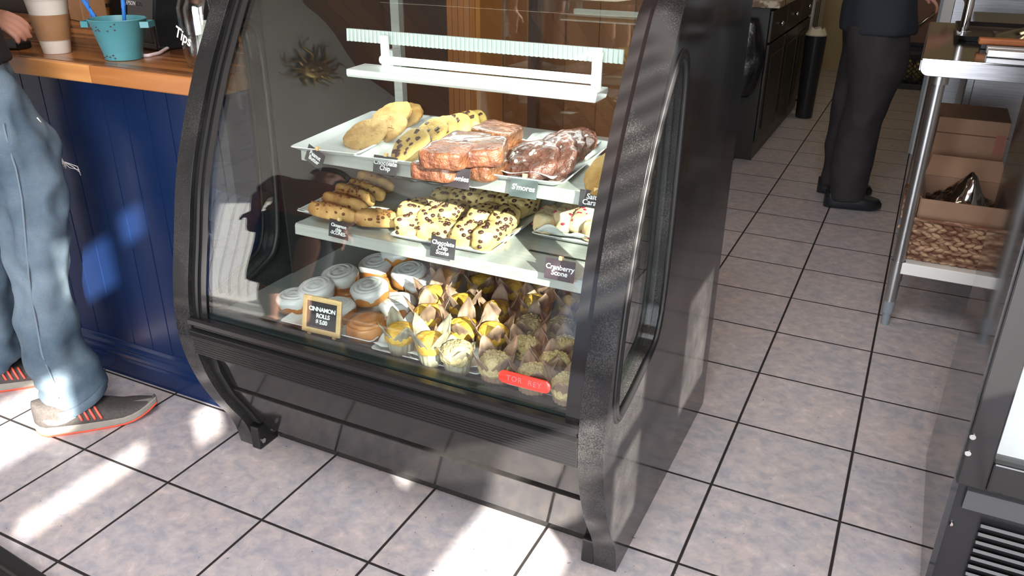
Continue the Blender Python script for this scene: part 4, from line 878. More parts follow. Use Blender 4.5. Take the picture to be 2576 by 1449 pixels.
# ------------------------------------------------------------------ sunburst ornament high on the left wall (mirrored in the case glass)
M_gold = mat('antique_gold', (0.62, 0.40, 0.12), 0.35, metal=0.8, col2=(0.40, 0.25, 0.08), nscale=12)
SUNP = (XL + 0.03, -1.62, 3.18)
sn = thing('sun_ornament', 'gilded sun face wall ornament with wavy rays, mirrored in the case glass', 'ornament', SUNP)
b = MB(); b.ball((0, 0, 0), 0.15, (0.35, 1, 1), 32); b.ball((0.055, 0, -0.01), 0.028, (1, 0.7, 1.5), 12)
for s in (-1, 1): b.ball((0.045, s * 0.055, 0.035), 0.022, (0.6, 1.3, 0.7), 12); b.ball((0.045, s * 0.07, -0.04), 0.035, (0.5, 1, 1), 12)
b.ball((0.05, 0, -0.075), 0.02, (0.6, 1.9, 0.6), 12); b.build('face', M_gold, sn, smooth='all', world=False)
for i in range(16):
    a = 2 * PI * i / 16; L = 0.22 if i % 2 else 0.16; rings = []
    for j in range(9):
        t = j / 8; r = 0.135 + L * t; aa = a + (0.16 * math.sin(t * 7) if i % 2 else 0); wd = (0.034 if i % 2 else 0.026) * (1 - t) + 0.002
        c = Vector((0, r * math.cos(aa), r * math.sin(aa))); tt = Vector((0, -math.sin(aa), math.cos(aa)))
        rings.append([c + tt * wd + Vector((-.004, 0, 0)), c + Vector((0.012 * (1 - t) + .004, 0, 0)), c - tt * wd + Vector((-.004, 0, 0))])
    b = MB(); b.loops(rings); b.build('ray', M_gold, sn, smooth='all', world=False)

# ------------------------------------------------------------------ glass-door fridge at the right edge
FX0, FX1, FY0, FY1, FH = 2.500, 3.090, 0.455, 1.060, 1.95
fr = thing('glass_door_fridge', 'tall black glass-door fridge with a bright white interior at the right edge', 'fridge', ((FX0 + FX1) / 2, (FY0 + FY1) / 2, 0))
M_fside = mat('glossy_dark_side', (0.020, 0.021, 0.026), 0.06, spec=0.9)
b = MB(); b.bx(FX0, FX0 + 0.012, FY0 + 0.012, FY1, 0.012, FH); b.build('side_panel', M_fside, fr)
b = MB(); b.bx(FX1 - 0.012, FX1, FY0 + 0.012, FY1, 0.012, FH); b.build('side_panel', M_fside, fr)
b = MB(); b.bx(FX0 + 0.012, FX1 - 0.012, FY1 - 0.02, FY1, 0.012, FH); b.bx(FX0 + 0.012, FX1 - 0.012, FY0 + 0.03, FY1 - 0.02, FH - 0.10, FH); b.bx(FX0 + 0.012, FX1 - 0.012, FY0 + 0.05, FY1 - 0.02, 0.012, 0.33); b.build('cabinet_shell', M_blacksat, fr)
M_fint = mat('white_fridge_liner', (0.80, 0.82, 0.82), 0.4)
b = MB(); b.bx(FX0 + 0.05, FX1 - 0.05, FY1 - 0.06, FY1 - 0.045, 0.36, FH - 0.12); b.bx(FX0 + 0.05, FX1 - 0.05, FY0 + 0.05, FY1 - 0.06, 0.345, 0.362); b.build('inner_back', M_fint, fr)
for x in (FX0 + 0.045, FX1 - 0.055):
    b = MB(); b.bx(x, x + 0.010, FY0 + 0.05, FY1 - 0.045, 0.36, FH - 0.12); b.build('inner_side', M_fint, fr)
for z in (0.75, 1.15, 1.52):
    b = MB()
    for i in range(16): x = FX0 + 0.07 + i * (FX1 - FX0 - 0.14) / 15; b.cyl((x, FY0 + 0.08, z), (x, FY1 - 0.07, z), 0.0025, n=6)
    for y in (FY0 + 0.08, FY1 - 0.08): b.cyl((FX0 + 0.055, y, z), (FX1 - 0.055, y, z), 0.004, n=6)
    b.build('wire_shelf', M_white, fr)
dr = MB(); fw = 0.055
for x in (FX0 + 0.004, FX1 - 0.004 - fw): dr.bx(x, x + fw, FY0, FY0 + 0.045, 0.335, FH - 0.12)
for z in (0.335, FH - 0.12 - 0.07): dr.bx(FX0 + 0.004 + fw, FX1 - 0.004 - fw, FY0, FY0 + 0.045, z, z + 0.07)
door = dr.build('door', M_blackgloss, fr, bevel=0.004)
b = MB(); b.bx(FX0 + 0.055, FX1 - 0.055, FY0 + 0.012, FY0 + 0.018, 0.40, FH - 0.19); b.build('door_glass', glass('fridge_glass', (0.97, 0.98, 0.98), f0=0.05), door)
b = MB()
for z in (0.455, 0.415): b.cyl((FX0 + 0.010, FY0 - 0.003, z), (FX0 + 0.010, FY0 + 0.002, z), 0.006, n=12)
b.build('hinge_screws', M_chrome, door)
gr = MB(); gr.bx(FX0 + 0.006, FX1 - 0.006, FY0 + 0.028, FY0 + 0.05, 0.02, 0.325); grille = gr.build('grille_panel', M_blacksat, fr, bevel=0.004)
b = MB(); b.prism([(FY0 + 0.012, 0.318), (FY0 + 0.028, 0.322), (FY0 + 0.028, 0.262), (FY0 + 0.018, 0.268)], 0, FX0 + 0.03, FX1 - 0.03); b.build('grille_cap', mat('dark_grey_plastic', (0.085, 0.087, 0.092), 0.35), grille)
for i in range(9):
    z = 0.235 - i * 0.022; b = MB(); b.box(((FX0 + FX1) / 2 + 0.012, FY0 + 0.020, z), (FX1 - FX0 - 0.12, 0.020, 0.007), rot=(math.radians(-35), 0, 0)); b.build('louvre', mat('dark_grey_plastic', (0.085, 0.087, 0.092), 0.35), grille)
b = MB(); b.ball((FX0 + 0.022, FY0 + 0.025, 0.215), 0.005, n=10); b.build('screw', M_chrome, grille)
for x in (FX0 + 0.06, FX1 - 0.06):
    for y in (FY0 + 0.07, FY1 - 0.06): b = MB(); b.cyl((x, y, 0), (x, y, 0.02), 0.018, n=14); b.build('foot', M_rubber, fr)
area('fridge_lamp', (2.83, 0.56, 1.80), (0, 0.25, -1), 0.5, 0.04, 16, (0.94, 0.98, 1.0))
b = MB(); b.bx(FX0 + 0.10, FX1 - 0.10, FY0 + 0.055, FY0 + 0.075, FH - 0.14, FH - 0.12); b.build('interior_lamp', M_tube, fr)

# ------------------------------------------------------------------ stainless work table with its shelf
tb = thing('steel_work_table', 'stainless steel work table with round legs and a white lower shelf', 'table', (2.75, 2.4, 0))
M_ttop = mat('polished_table_top', (0.55, 0.56, 0.58), 0.12, metal=1.0)
TX0, TX1, TY0, TY1 = 2.270, 3.25, 1.855, 2.98
b = MB(); rr_ = 0.03
pts = [(TX0 + rr_ - rr_ * math.cos(a), 0) for a in (0,)]
b.bx(TX0, TX1, TY0, TY1, 0.975, 0.984); top = b.build('table_top', M_ttop, tb, bevel=0.003)
b = MB(); pf = [(TX0, 0.978)] + [(TX0 + 0.028 - 0.028 * math.cos(a * PI / 12), 0.958 - 0.028 * math.sin(a * PI / 12) + 0.0) for a in range(0, 7)] + [(TX1, 0.930), (TX1, 0.978)]
b.prism(pf, 1, TY0 - 0.006, TY0 + 0.002); b.bx(TX0 - 0.003, TX0 + 0.003, TY0, TY1, 0.945, 0.978); b.build('folded_edge', M_steel, top, bevel=0.0015)
for x, y in ((2.335, 1.905), (3.19, 1.905), (2.335, 2.93), (3.19, 2.93)):
    b = MB(); b.cyl((x, y, 0.10), (x, y, 0.95), 0.0215, n=24); b.cyl((x, y, 0.90), (x, y, 0.975), 0.029, n=24); b.cyl((x, y, 0.185), (x, y, 0.262), 0.0245, n=24); lg = b.build('leg', M_galv, tb, smooth=True)
    b = MB(); b.cyl((x, y, 0.0), (x, y, 0.05), 0.0135, 0.0150, n=18); b.cyl((x, y, 0.05), (x, y, 0.105), 0.019, 0.0215, n=18); b.build('adjustable_foot', mat('grey_plastic_foot', (0.22, 0.25, 0.28), 0.4), lg, smooth=True)
b = MB(); b.bx(2.345, 3.18, TY0 + 0.035, 2.93, 0.248, 0.262); b.bx(2.345, 3.18, TY0 + 0.030, TY0 + 0.036, 0.218, 0.262); b.build('lower_shelf', M_white, tb, bevel=0.002)
b = MB(); b.cyl((2.395, 2.62, 0.984), (2.395, 2.62, 1.75), 0.017, n=20); b.cyl((2.395, 2.62, 0.984), (2.395, 2.62, 0.992), 0.03, n=20); b.build('overshelf_post', M_chrome, tb, smooth=True)
b = MB(); b.cyl((2.60, 1.93, 0.984), (2.60, 1.93, 1.75), 0.008, n=14); b.build('front_post', M_chrome, tb, smooth=True)
b = MB(); b.bx(2.36, 3.2, 1.90, 2.70, 1.75, 1.765); b.build('overshelf', M_steel, tb)
# on the table
tr = thing('baking_tray', 'black baking tray lying on the steel table', 'tray', (2.62, 2.60, 0.984))
b = MB(); b.loops([[v + Vector((2.60, 2.62, 0)) for v in rrect(w_, d_, .03, z)] for w_, d_, z in ((.44, .50, .985), (.47, .53, 1.004), (.462, .522, 1.004), (.43, .49, .988))]); b.build('tray_body', M_blacksat, tr, smooth=True)
b = MB()
sd = Vector((5, 2, 1)); b.grid(lambda u, v: Vector((2.50 + u * 0.30, 2.36 + v * 0.35, 0.990 + 0.05 * (noise.noise(Vector((u * 3, v * 3, 2))) + .55) * math.sin(PI * u) * math.sin(PI * v))), 24, 24)
tag(b.build('plastic_bag', glass('clear_film', (0.72, 0.72, 0.75), f0=0.16, rough=0.15), None, smooth='all', solid=0.001), 'crumpled clear plastic bag on the steel table', 'bag')
br = thing('wooden_brush', 'orange brown wooden brush block on the steel table', 'brush', (2.535, 2.20, 0.984))
b = MB(); b.box((2.535, 2.20, 1.010), (0.20, 0.045, 0.022), rot=(0, 0, 0.06), bevel=0.006); b.build('handle', mat('orange_wood', (0.42, 0.13, 0.04), 0.5, col2=(0.5, .18, .06), nscale=20), br); b = MB(); b.box((2.535, 2.20, 0.993), (0.18, 0.038, 0.014), rot=(0, 0, 0.06)); b.build('bristles', M_rubber, br)
for k, (y, rz, lab) in enumerate([(2.085, 0.02, 'white foil carton on the steel table, nearer the brush'), (2.00, -0.06, 'white foil carton at the front edge of the steel table')]):
    b = MB(); b.box((2.545, y, 0.996), (0.17, 0.045, 0.022), rot=(0, 0, rz), bevel=0.003); tag(b.build('foil_carton', mat('white_foil', (0.72, 0.73, 0.74), 0.3, metal=0.3), None), lab, 'carton', 'foil cartons on the table')
# on the lower shelf: woven basket with a carton, a second carton
M_wick = mat('seagrass_weave', (0.16, 0.065, 0.035), 0.7, col2=(0.46, 0.30, 0.18), nscale=26, stretch=(0.8, 0.8, 2.4), lo=0.42, hi=0.6, bump=0.8, bscale=26)
bk = thing('woven_basket', 'brown woven seagrass basket on the lower shelf of the steel table', 'basket', (2.47, 2.12, 0.262))
def open_box(b, x0, x1, y0, y1, z0, z1, t, fl=0.0):
    o = [(x0, y0), (x1, y0), (x1, y1), (x0, y1)]; cx_, cy_ = (x0 + x1) / 2, (y0 + y1) / 2
    def rg(off, z, k): return [Vector((x + math.copysign(k - off, x - cx_), y + math.copysign(k - off, y - cy_), z)) for x, y in o]
    b.loops([rg(0, z0, 0), rg(0, z1, fl), rg(t, z1, fl), rg(t, z0 + t, 0)])
b = MB(); open_box(b, 2.345, 2.655, 1.935, 2.30, 0.263, 0.425, 0.012, 0.022)
for r_ in range(8):
    z = 0.274 + r_ * 0.0195; fl_ = 0.022 * (z - 0.263) / 0.16 + 0.003
    for face in range(2):
        n_ = 11 if face == 0 else 13
        for k in range(n_):
            t = (k + (0.5 if r_ % 2 else 0.0)) / n_
            if face == 0: c_ = (2.345 - fl_ + t * (0.31 + 2 * fl_), 1.935 - fl_, z); rt = (0, 0.45 if r_ % 2 else -0.45, 0); sc_ = (0.021, 0.007, 0.0095)
            else: c_ = (2.345 - fl_, 1.935 - fl_ + t * (0.365 + 2 * fl_), z); rt = (0.45 if r_ % 2 else -0.45, 0, 0); sc_ = (0.007, 0.021, 0.0095)
            b.ball(c_, 1.0, sc_, n=10, rot=rt)
b.build('weave', M_wick, bk, smooth='all')
b = MB(); b.tube([(2.315, 1.905, 0.425), (2.685, 1.905, 0.425), (2.685, 2.33, 0.425), (2.315, 2.33, 0.425)], 0.008, 8, closed=True); b.build('rim', M_wick, bk, smooth='all')
M_card = mat('brown_cardboard', (0.27, 0.16, 0.10), 0.8, col2=(0.31, 0.19, 0.12), nscale=10)
ct = thing('cardboard_carton', 'open cardboard carton sitting inside the woven basket', 'carton', (2.50, 2.12, 0.28))
b = MB(); open_box(b, 2.365, 2.64, 1.955, 2.285, 0.277, 0.490, 0.004); b.build('carton_body', M_card, ct)
for q in ([(2.365, 1.955, .49), (2.365, 2.285, .49), (2.315, 2.27, .545), (2.315, 1.97, .535)], [(2.365, 2.285, .49), (2.64, 2.285, .49), (2.62, 2.33, .56), (2.38, 2.33, .56)]):
    b = MB(); b.bm.faces.new([b.bm.verts.new(p) for p in q]); b.build('flap', M_card, ct, solid=0.004)
b = MB(); b.grid(lambda u, v: Vector((2.385 + u * 0.235, 1.975 + v * 0.29, 0.42 + 0.16 * (noise.noise(Vector((u * 2.6, v * 2.6, 7))) + 0.6) * math.sin(PI * u) * math.sin(PI * v) + 0.012 * noise.noise(Vector((u * 14, v * 14, 1))))), 36, 36)
tag(b.build('plastic_bag', glass('clear_film_dark', (0.55, 0.54, 0.54), f0=0.14, rough=0.12), None, smooth='all', solid=0.001), 'shiny clear plastic bag bulging from the carton in the basket', 'bag')
c2 = thing('cardboard_carton', 'closed brown cardboard carton standing behind the woven basket', 'carton', (2.50, 2.56, 0.263))
b = MB(); b.bx(2.375, 2.625, 2.42, 2.72, 0.263, 0.690); b.build('carton_body', M_card, c2, bevel=0.003); b = MB(); b.bx(2.373, 2.627, 2.419, 2.425, 0.628, 0.632); b.build('seam', mat('dark_card_edge', (0.12, 0.06, 0.035), 0.9), c2)
b = MB(); b.bx(2.585, 2.620, 2.4185, 2.42, 0.56, 0.64); b.build('printed_mark', mat('faded_red_print', (0.30, 0.12, 0.09), 0.8), c2)
b = MB(); b.box((2.352, 2.44, 0.66), (0.004, 0.09, 0.16), rot=(0.5, -0.12, 0)); tag(b.build('cardboard_flap', mat('torn_red_card', (0.20, 0.055, 0.045), 0.8), None), 'torn dark red card sticking up behind the round table leg', 'card')
b = MB(); b.lathe([(0.03, 0), (0.034, 0.01), (0.034, 0.15), (0.012, 0.19), (0.012, 0.21)], (2.672, 2.50, 0.263), 20); tag(b.build('spray_bottle', mat('blue_white_label', (0.75, 0.78, 0.82), 0.4, col2=(0.03, 0.16, 0.5), nscale=18, lo=.5, hi=.52), None, smooth=True), 'blue and white bottle on the lower shelf beside the carton', 'bottle')
# steel cabinet and white prep counter further back
sc = thing('steel_prep_cabinet', 'brushed steel prep cabinet directly behind the work table', 'cabinet', (2.95, 3.45, 0))
b = MB(); b.bx(2.47, 3.45, 3.12, 3.80, 0.08, 0.93); b.build('cabinet_body', M_steel, sc, bevel=0.004); b = MB(); b.bx(2.46, 3.46, 3.10, 3.82, 0.93, 0.96); b.build('cabinet_top', M_steel, sc, bevel=0.003)
b = MB(); b.bx(2.50, 2.96, 3.108, 3.12, 0.14, 0.90); b.build('door', M_steel, sc, bevel=0.003); b = MB(); b.bx(2.48, 3.44, 3.16, 3.78, 0, 0.08); b.build('plinth', M_blacksat, sc)
pc = thing('prep_counter', 'pale grey prep counter with a white front deeper in the kitchen', 'counter', (2.80, 4.95, 0))
M_pgrey = mat('pale_blue_grey_panel', (0.36, 0.43, 0.48), 0.4)
b = MB(); b.bx(2.300, 2.318, 4.60, 5.28, 0.0, 1.0); b.build('side_panel', M_pgrey, pc); b = MB(); b.bx(2.318, 2.376, 4.585, 4.62, 0.0, 0.96); b.build('front_post', M_white, pc)
b = MB(); b.bx(2.38, 3.3, 4.63, 5.28, 0.0, 0.96); b.build('counter_body', M_steel, pc); b = MB(); b.bx(2.295, 3.35, 4.58, 5.30, 1.0, 1.03); b.build('counter_top', M_pgrey, pc, bevel=0.004); b = MB(); b.bx(2.32, 3.3, 4.60, 4.63, 0.96, 1.0); b.build('top_rail', M_pgrey, pc)
b = MB(); sd = 3; b.grid(lambda u, v: Vector((2.33 + u * 0.45, 4.68 + v * 0.5, 1.031 + 0.16 * max(0, noise.noise(Vector((u * 3.2, v * 3, 4))) + .55) * math.sin(PI * u) * math.sin(PI * v))), 26, 26)
tag(b.build('black_bag', mat('black_bin_film', (0.010, 0.010, 0.012), 0.22, bump=0.5, bscale=20), None, smooth='all', solid=0.003), 'black plastic bag slumped on the pale prep counter', 'bag')
b = MB(); b.grid(lambda u, v: Vector((2.82 + u * 0.35, 4.72 + v * 0.4, 1.10 + 0.12 * (noise.noise(Vector((u * 3, v * 3, 9))) + .5) * math.sin(PI * v))), 18, 18)
tag(b.build('paper_sack', mat('yellowed_paper', (0.60, 0.52, 0.33), 0.8), None, smooth='all', solid=0.002), 'yellowish crumpled paper sack beside the black bag', 'sack')
# end of the aisle
ec = thing('brown_cabinet', 'brown wooden cabinet with a chrome towel bar at the far end of the aisle', 'cabinet', (2.35, 7.42, 0))
b = MB(); b.bx(2.02, 2.75, 7.28, 7.66, 0.36, 1.30); b.build('cabinet_body', mat('mid_brown_laminate', (0.17, 0.075, 0.035), 0.45), ec); b = MB(); b.bx(2.0, 2.77, 7.25, 7.67, 1.30, 1.34); b.build('cabinet_top', mat('tan_top', (0.50, 0.36, 0.20), 0.4), ec); b = MB(); b.bx(2.06, 2.70, 7.36, 7.62, 0, 0.36); b.build('plinth', M_blacksat, ec)
b = MB(); b.tube([(2.16, 7.27, 0.50), (2.16, 7.20, 0.50), (2.16, 7.20, 0.50), (2.28, 7.20, 0.62), (2.28, 7.27, 0.62)], 0.012, 10); b.build('towel_bar', M_chrome, ec, smooth='all')
kr = thing('milk_crate', 'black lattice milk crate on the floor at the far end of the aisle', 'crate', (2.26, 7.08, 0))
b = MB(); x0, x1, y0, y1 = 2.10, 2.42, 6.93, 7.20
for i in range(-3, 9):
    for sgn in (1, -1):
        xa = x0 + i * 0.045; pa = []
        for t in range(0, 11):
            z = 0.06 + t * 0.024; x = xa + (sgn * t * 0.024 if sgn > 0 else 0.24 - t * 0.024)
            if x0 <= x <= x1: pa.append(Vector((x, y0, z)))
        if len(pa) > 1: b.cyl(pa[0], pa[-1], 0.005, n=6)
b.build('lattice_side', M_rubber, kr); b = MB(); open_box(b, x0, x1, y0 + 0.008, y1, 0.0, 0.05, 0.006); b.bx(x0, x1, y0 - .004, y0 + .012, 0.30, 0.33); b.bx(x0, x1, y1 - .012, y1, 0.0, 0.33); b.bx(x0, x0 + .01, y0, y1, 0.0, 0.33); b.bx(x1 - .01, x1, y0, y1, 0.0, 0.33); b.build('crate_shell', M_rubber, kr)
for k in range(3): b = MB(); b.ball((2.16 + k * 0.09, 7.05, 0.15), 0.05, (0.9, 0.9, 1.9), 14); tag(b.build('yellow_jug', mat('yellow_jug_plastic', (0.62, 0.50, 0.16), 0.4), None, smooth='all'), ['leftmost', 'middle', 'rightmost'][k] + ' yellowish jug inside the black milk crate', 'jug', 'jugs in the milk crate')

# ------------------------------------------------------------------ dark cabinets along the left of the aisle
kc = thing('kitchen_cabinet', 'black kitchen base cabinet with panelled doors at the left of the aisle', 'cabinet', (1.13, 4.8, 0))
M_cabblk = mat('black_cabinet_paint', (0.018, 0.017, 0.015), 0.35); M_cabbrn = mat('dark_brown_cabinet_door', (0.024, 0.019, 0.013), 0.4)
b = MB(); b.bx(0.86, 1.420, 3.95, 5.70, 0.0, 0.915); b.build('carcass', M_cabblk, kc, bevel=0.002)
for y0 in (3.97, 4.55, 5.13):
    b = MB(); b.bx(1.421, 1.438, y0, y0 + 0.54, 0.11, 0.70); d_ = b.build('door', M_cabbrn, kc, bevel=0.003)
    b = MB(); b.bx(1.439, 1.446, y0 + 0.07, y0 + 0.47, 0.18, 0.63); b.build('door_panel', M_cabbrn, d_, bevel=0.005)
    b = MB(); b.bx(1.421, 1.438, y0, y0 + 0.54, 0.715, 0.895); d2 = b.build('drawer', M_cabbrn, kc, bevel=0.003)
    b = MB(); b.ball((1.452, y0 + 0.27, 0.80), 0.014, n=12); b.build('knob', M_chrome, d2, smooth='all')
M_gran = mat('speckled_granite', (0.50, 0.42, 0.31), 0.25, col2=(0.16, 0.10, 0.06), nscale=22, lo=0.50, hi=0.60)
b = MB(); b.bx(0.82, 1.478, 3.90, 5.74, 0.916, 0.955, 0.004); tag(b.build('granite_worktop', M_gran, None), 'speckled beige granite worktop on the black kitchen cabinet', 'worktop')
b = MB(); rings = []
for j in range(15):
    t = j / 14; z = 0.40 + 0.46 * t; rad = 0.105 * math.sin(PI * (0.12 + 0.80 * (1 - t))) ** 0.7 + 0.008
    rings.append([Vector((1.29 + rad * 1.25 * math.cos(a) * (1 + .25 * noise.noise(Vector((math.cos(a) * 2.2, math.sin(a) * 2.2, z * 6)))), 3.885 + 0.055 * rad / .105 * math.sin(a) * (1 + .3 * noise.noise(Vector((math.cos(a) * 2, math.sin(a) * 2 + 5, z * 7)))), z)) for a in [2 * PI * i / 40 for i in range(40)]])
b.loops(rings); bg = b.build('bin_bag', mat('black_bin_film', (0.010, 0.010, 0.012), 0.22), None, smooth='all'); tag(bg, 'crumpled black bin bag hanging on the end of the black cabinet', 'bag')
bn = thing('waste_bin', 'small black waste bin beside the black cabinet doors', 'bin', (1.535, 5.36, 0))
b = MB(); b.lathe([(0.058, 0), (0.062, 0.01), (0.076, 0.60), (0.079, 0.61), (0.072, 0.61), (0.056, 0.02)], (1.535, 5.36, 0), 28); b.build('bin_body', M_blacksat, bn, smooth=True)
b = MB(); b.grid(lambda u, v: Vector((1.535 + (0.080 - 0.03 * v) * math.cos(2 * PI * u), 5.36 + (0.080 - 0.03 * v) * math.sin(2 * PI * u), 0.605 + 0.05 * v * (1 + .4 * noise.noise(Vector((math.cos(2 * PI * u) * 2, math.sin(2 * PI * u) * 2, 3)))))), 40, 6); b.build('liner', mat('pale_bin_liner', (0.50, 0.44, 0.33), 0.6), bn, smooth='all', solid=0.001)
wa = thing('white_freezer', 'white appliance with dark vent slots beyond the black cabinets', 'freezer', (1.14, 6.3, 0))
b = MB(); b.bx(0.86, 1.425, 5.92, 6.62, 0.02, 1.35); b.build('appliance_body', mat('dull_white_enamel', (0.50, 0.50, 0.47), 0.4), wa, bevel=0.006)
for i in range(3): b = MB(); b.bx(1.4255, 1.428, 6.00 + i * 0.11, 6.05 + i * 0.11, 0.18, 0.78); b.build('vent_slot', M_rubber, wa)
b = MB(); b.bx(0.9, 1.40, 5.95, 6.60, 0, 0.02); b.build('foot', M_rubber, wa)

# ------------------------------------------------------------------ people
def ring(c, ra, rb, adir, tilt=(0, 0, 0), n=28, z=None):
    """an ellipse round c: half width ra along adir, rb across it, in a plane tilted by the vector"""
    a = Vector(adir).normalized(); t = (Vector((0, 0, 1)) + Vector(tilt)).normalized(); bdir = t.cross(a).normalized(); a = bdir.cross(t)
    return [Vector(c) + a * (ra * math.cos(2 * PI * i / n)) + bdir * (rb * math.sin(2 * PI * i / n)) for i in range(n)]
def limb(b, pts, n=20):
    """tapering limb through (x, y, z, radius) joints with rounded ends"""
    P = [Vector(p[:3]) for p in pts]; Rr = [p[3] for p in pts]; rings = []; ref = None
    def frm(t):
        nonlocal ref
        if ref is None: ref = t.orthogonal()
        a = (ref - t * ref.dot(t)).normalized(); ref = a; return a, t.cross(a)
    def add(c, r, t): a, q = frm(t); rings.append([c + a * (r * math.cos(2 * PI * i / n)) + q * (r * math.sin(2 * PI * i / n)) for i in range(n)])
    t0 = (P[1] - P[0]).normalized(); t1 = (P[-1] - P[-2]).normalized()
    for k in (80, 50, 25): add(P[0] - t0 * Rr[0] * math.sin(R(k)), Rr[0] * math.cos(R(k)), t0)
    for i, p in enumerate(P):
        t = (P[min(i + 1, len(P) - 1)] - P[max(i - 1, 0)]).normalized(); add(p, Rr[i], t)
    for k in (25, 50, 80): add(P[-1] + t1 * Rr[-1] * math.sin(R(k)), Rr[-1] * math.cos(R(k)), t1)
    b.loops(rings)
def fuse(b, name, material, parent, voxel=0.012, smooth_it=6, fold=0.0, fscale=(8, 8, 3), seed=0.0, fn=None):
    """weld overlapping closed shapes into one continuous skin"""
    o = b.build(name, material, None, smooth='all')
    md = o.modifiers.new('weld', 'REMESH'); md.mode = 'VOXEL'; md.voxel_size = voxel
    ms = o.modifiers.new('relax', 'SMOOTH'); ms.factor = 0.5; ms.iterations = smooth_it
    dg = bpy.context.evaluated_depsgraph_get(); dg.update(); me = bpy.data.meshes.new_from_object(o.evaluated_get(dg)); old = o.data
    o.modifiers.clear(); o.data = me; bpy.data.meshes.remove(old)
    if fold or fn:
        nr = [v.normal.copy() for v in me.vertices]
        for v, nn in zip(me.vertices, nr):
            if fold:
                q = Vector((v.co.x * fscale[0], v.co.y * fscale[1], v.co.z * fscale[2])) + Vector((seed, seed, seed))
                f = noise.noise(q) + 0.5 * noise.noise(q * 2.1) - 0.9 * abs(noise.noise(q * 1.3 + Vector((4, 7, 1))))
                v.co += nn * (f + 0.25) * fold
            if fn: fn(v, nn)
    for p in me.polygons: p.use_smooth = True
    if not me.materials: me.materials.append(material)
    o.parent = parent; me.transform(W(parent).inverted()); return o

def denim():
    mt, nt, b = nodes_of('faded_blue_denim'); v = coords(nt)
    n1 = N(nt, 'ShaderNodeTexNoise'); n1.inputs['Scale'].default_value = 5.5; n1.inputs['Detail'].default_value = 5; nt.links.new(v, n1.inputs['Vector'])
    r = N(nt, 'ShaderNodeValToRGB'); r.color_ramp.elements[0].position = 0.34; r.color_ramp.elements[1].position = 0.68
    r.color_ramp.elements[0].color = (0.042, 0.080, 0.125, 1); r.color_ramp.elements[1].color = (0.17, 0.245, 0.31, 1); nt.links.new(n1.outputs['Fac'], r.inputs[0])
    w2 = N(nt, 'ShaderNodeTexNoise'); w2.inputs['Scale'].default_value = 420; w2.inputs['Detail'].default_value = 2; nt.links.new(v, w2.inputs['Vector'])
    m = N(nt, 'ShaderNodeMix', data_type='RGBA', blend_type='OVERLAY'); m.inputs['Factor'].default_value = 0.45; nt.links.new(r.outputs[0], m.inputs['A']); nt.links.new(w2.outputs['Color'], m.inputs['B'])
    hs = N(nt, 'ShaderNodeHueSaturation'); hs.inputs['Saturation'].default_value = 0.85; nt.links.new(m.outputs['Result'], hs.inputs['Color'])
    nt.links.new(hs.outputs[0], b.inputs['Base Color']); b.inputs['Roughness'].default_value = 0.85; b.inputs['Specular IOR Level'].default_value = 0.2
    bp = N(nt, 'ShaderNodeBump'); bp.inputs['Strength'].default_value = 0.25; bp.inputs['Distance'].default_value = 0.002; nt.links.new(w2.outputs['Fac'], bp.inputs['Height']); nt.links.new(bp.outputs[0], b.inputs['Normal'])
    return mt
M_denim = denim()
M_skin = mat('warm_skin', (0.50, 0.235, 0.165), 0.5, col2=(0.58, 0.29, 0.21), nscale=14, sss=0.25)
M_seam = mat('denim_seam', (0.16, 0.21, 0.26), 0.85)

def hand(b, wrist, pdir, up, size=1.0, curl=0.35, mirror=1):
    """palm with five separate bent fingers, built from the wrist outwards"""
    d = Vector(pdir).normalized(); u = Vector(up); u = (u - d * u.dot(d)).normalized(); s = d.cross(u) * mirror; w_ = Vector(wrist)
    k = size
    pc_ = w_ + d * 0.05 * k
    for q in (-0.027, -0.009, 0.009, 0.027): limb(b, [tuple(w_ + d * 0.004 + s * q * 0.62 * k) + (0.016 * k,), tuple(pc_ + s * q * k) + (0.0135 * k,), tuple(w_ + d * 0.088 * k + s * q * 1.05 * k) + (0.0115 * k,)], 12)
    for q, L in ((-0.030, 0.062), (-0.010, 0.076), (0.010, 0.072), (0.030, 0.080 * 0.9)):
        if q > 0.02: L = 0.068
        base = w_ + d * 0.090 * k + s * q * 1.05 * k; pts = [tuple(base) + (0.0098 * k,)]; dd = d.copy(); p = base
        for j, fr_ in enumerate((0.45, 0.32, 0.23)):
            dd = (Matrix.Rotation(-curl * (0.7 + 0.3 * j) * 1.0, 3, s * mirror) @ dd) if True else dd
            p = p + dd * L * fr_ * k; pts.append(tuple(p) + ((0.0092, 0.0085, 0.0072)[j] * k,))
        limb(b, pts, 12)
    tb_ = w_ + d * 0.028 * k + s * 0.030 * k; t1 = tb_ + (d * 0.6 + s * 0.75 - u * 0.2).normalized() * 0.038 * k; t2 = t1 + (d * 0.9 + s * 0.35 - u * 0.3).normalized() * 0.032 * k
    limb(b, [tuple(tb_) + (0.0145 * k,), tuple(t1) + (0.0112 * k,), tuple(t2) + (0.0088 * k,)], 12)

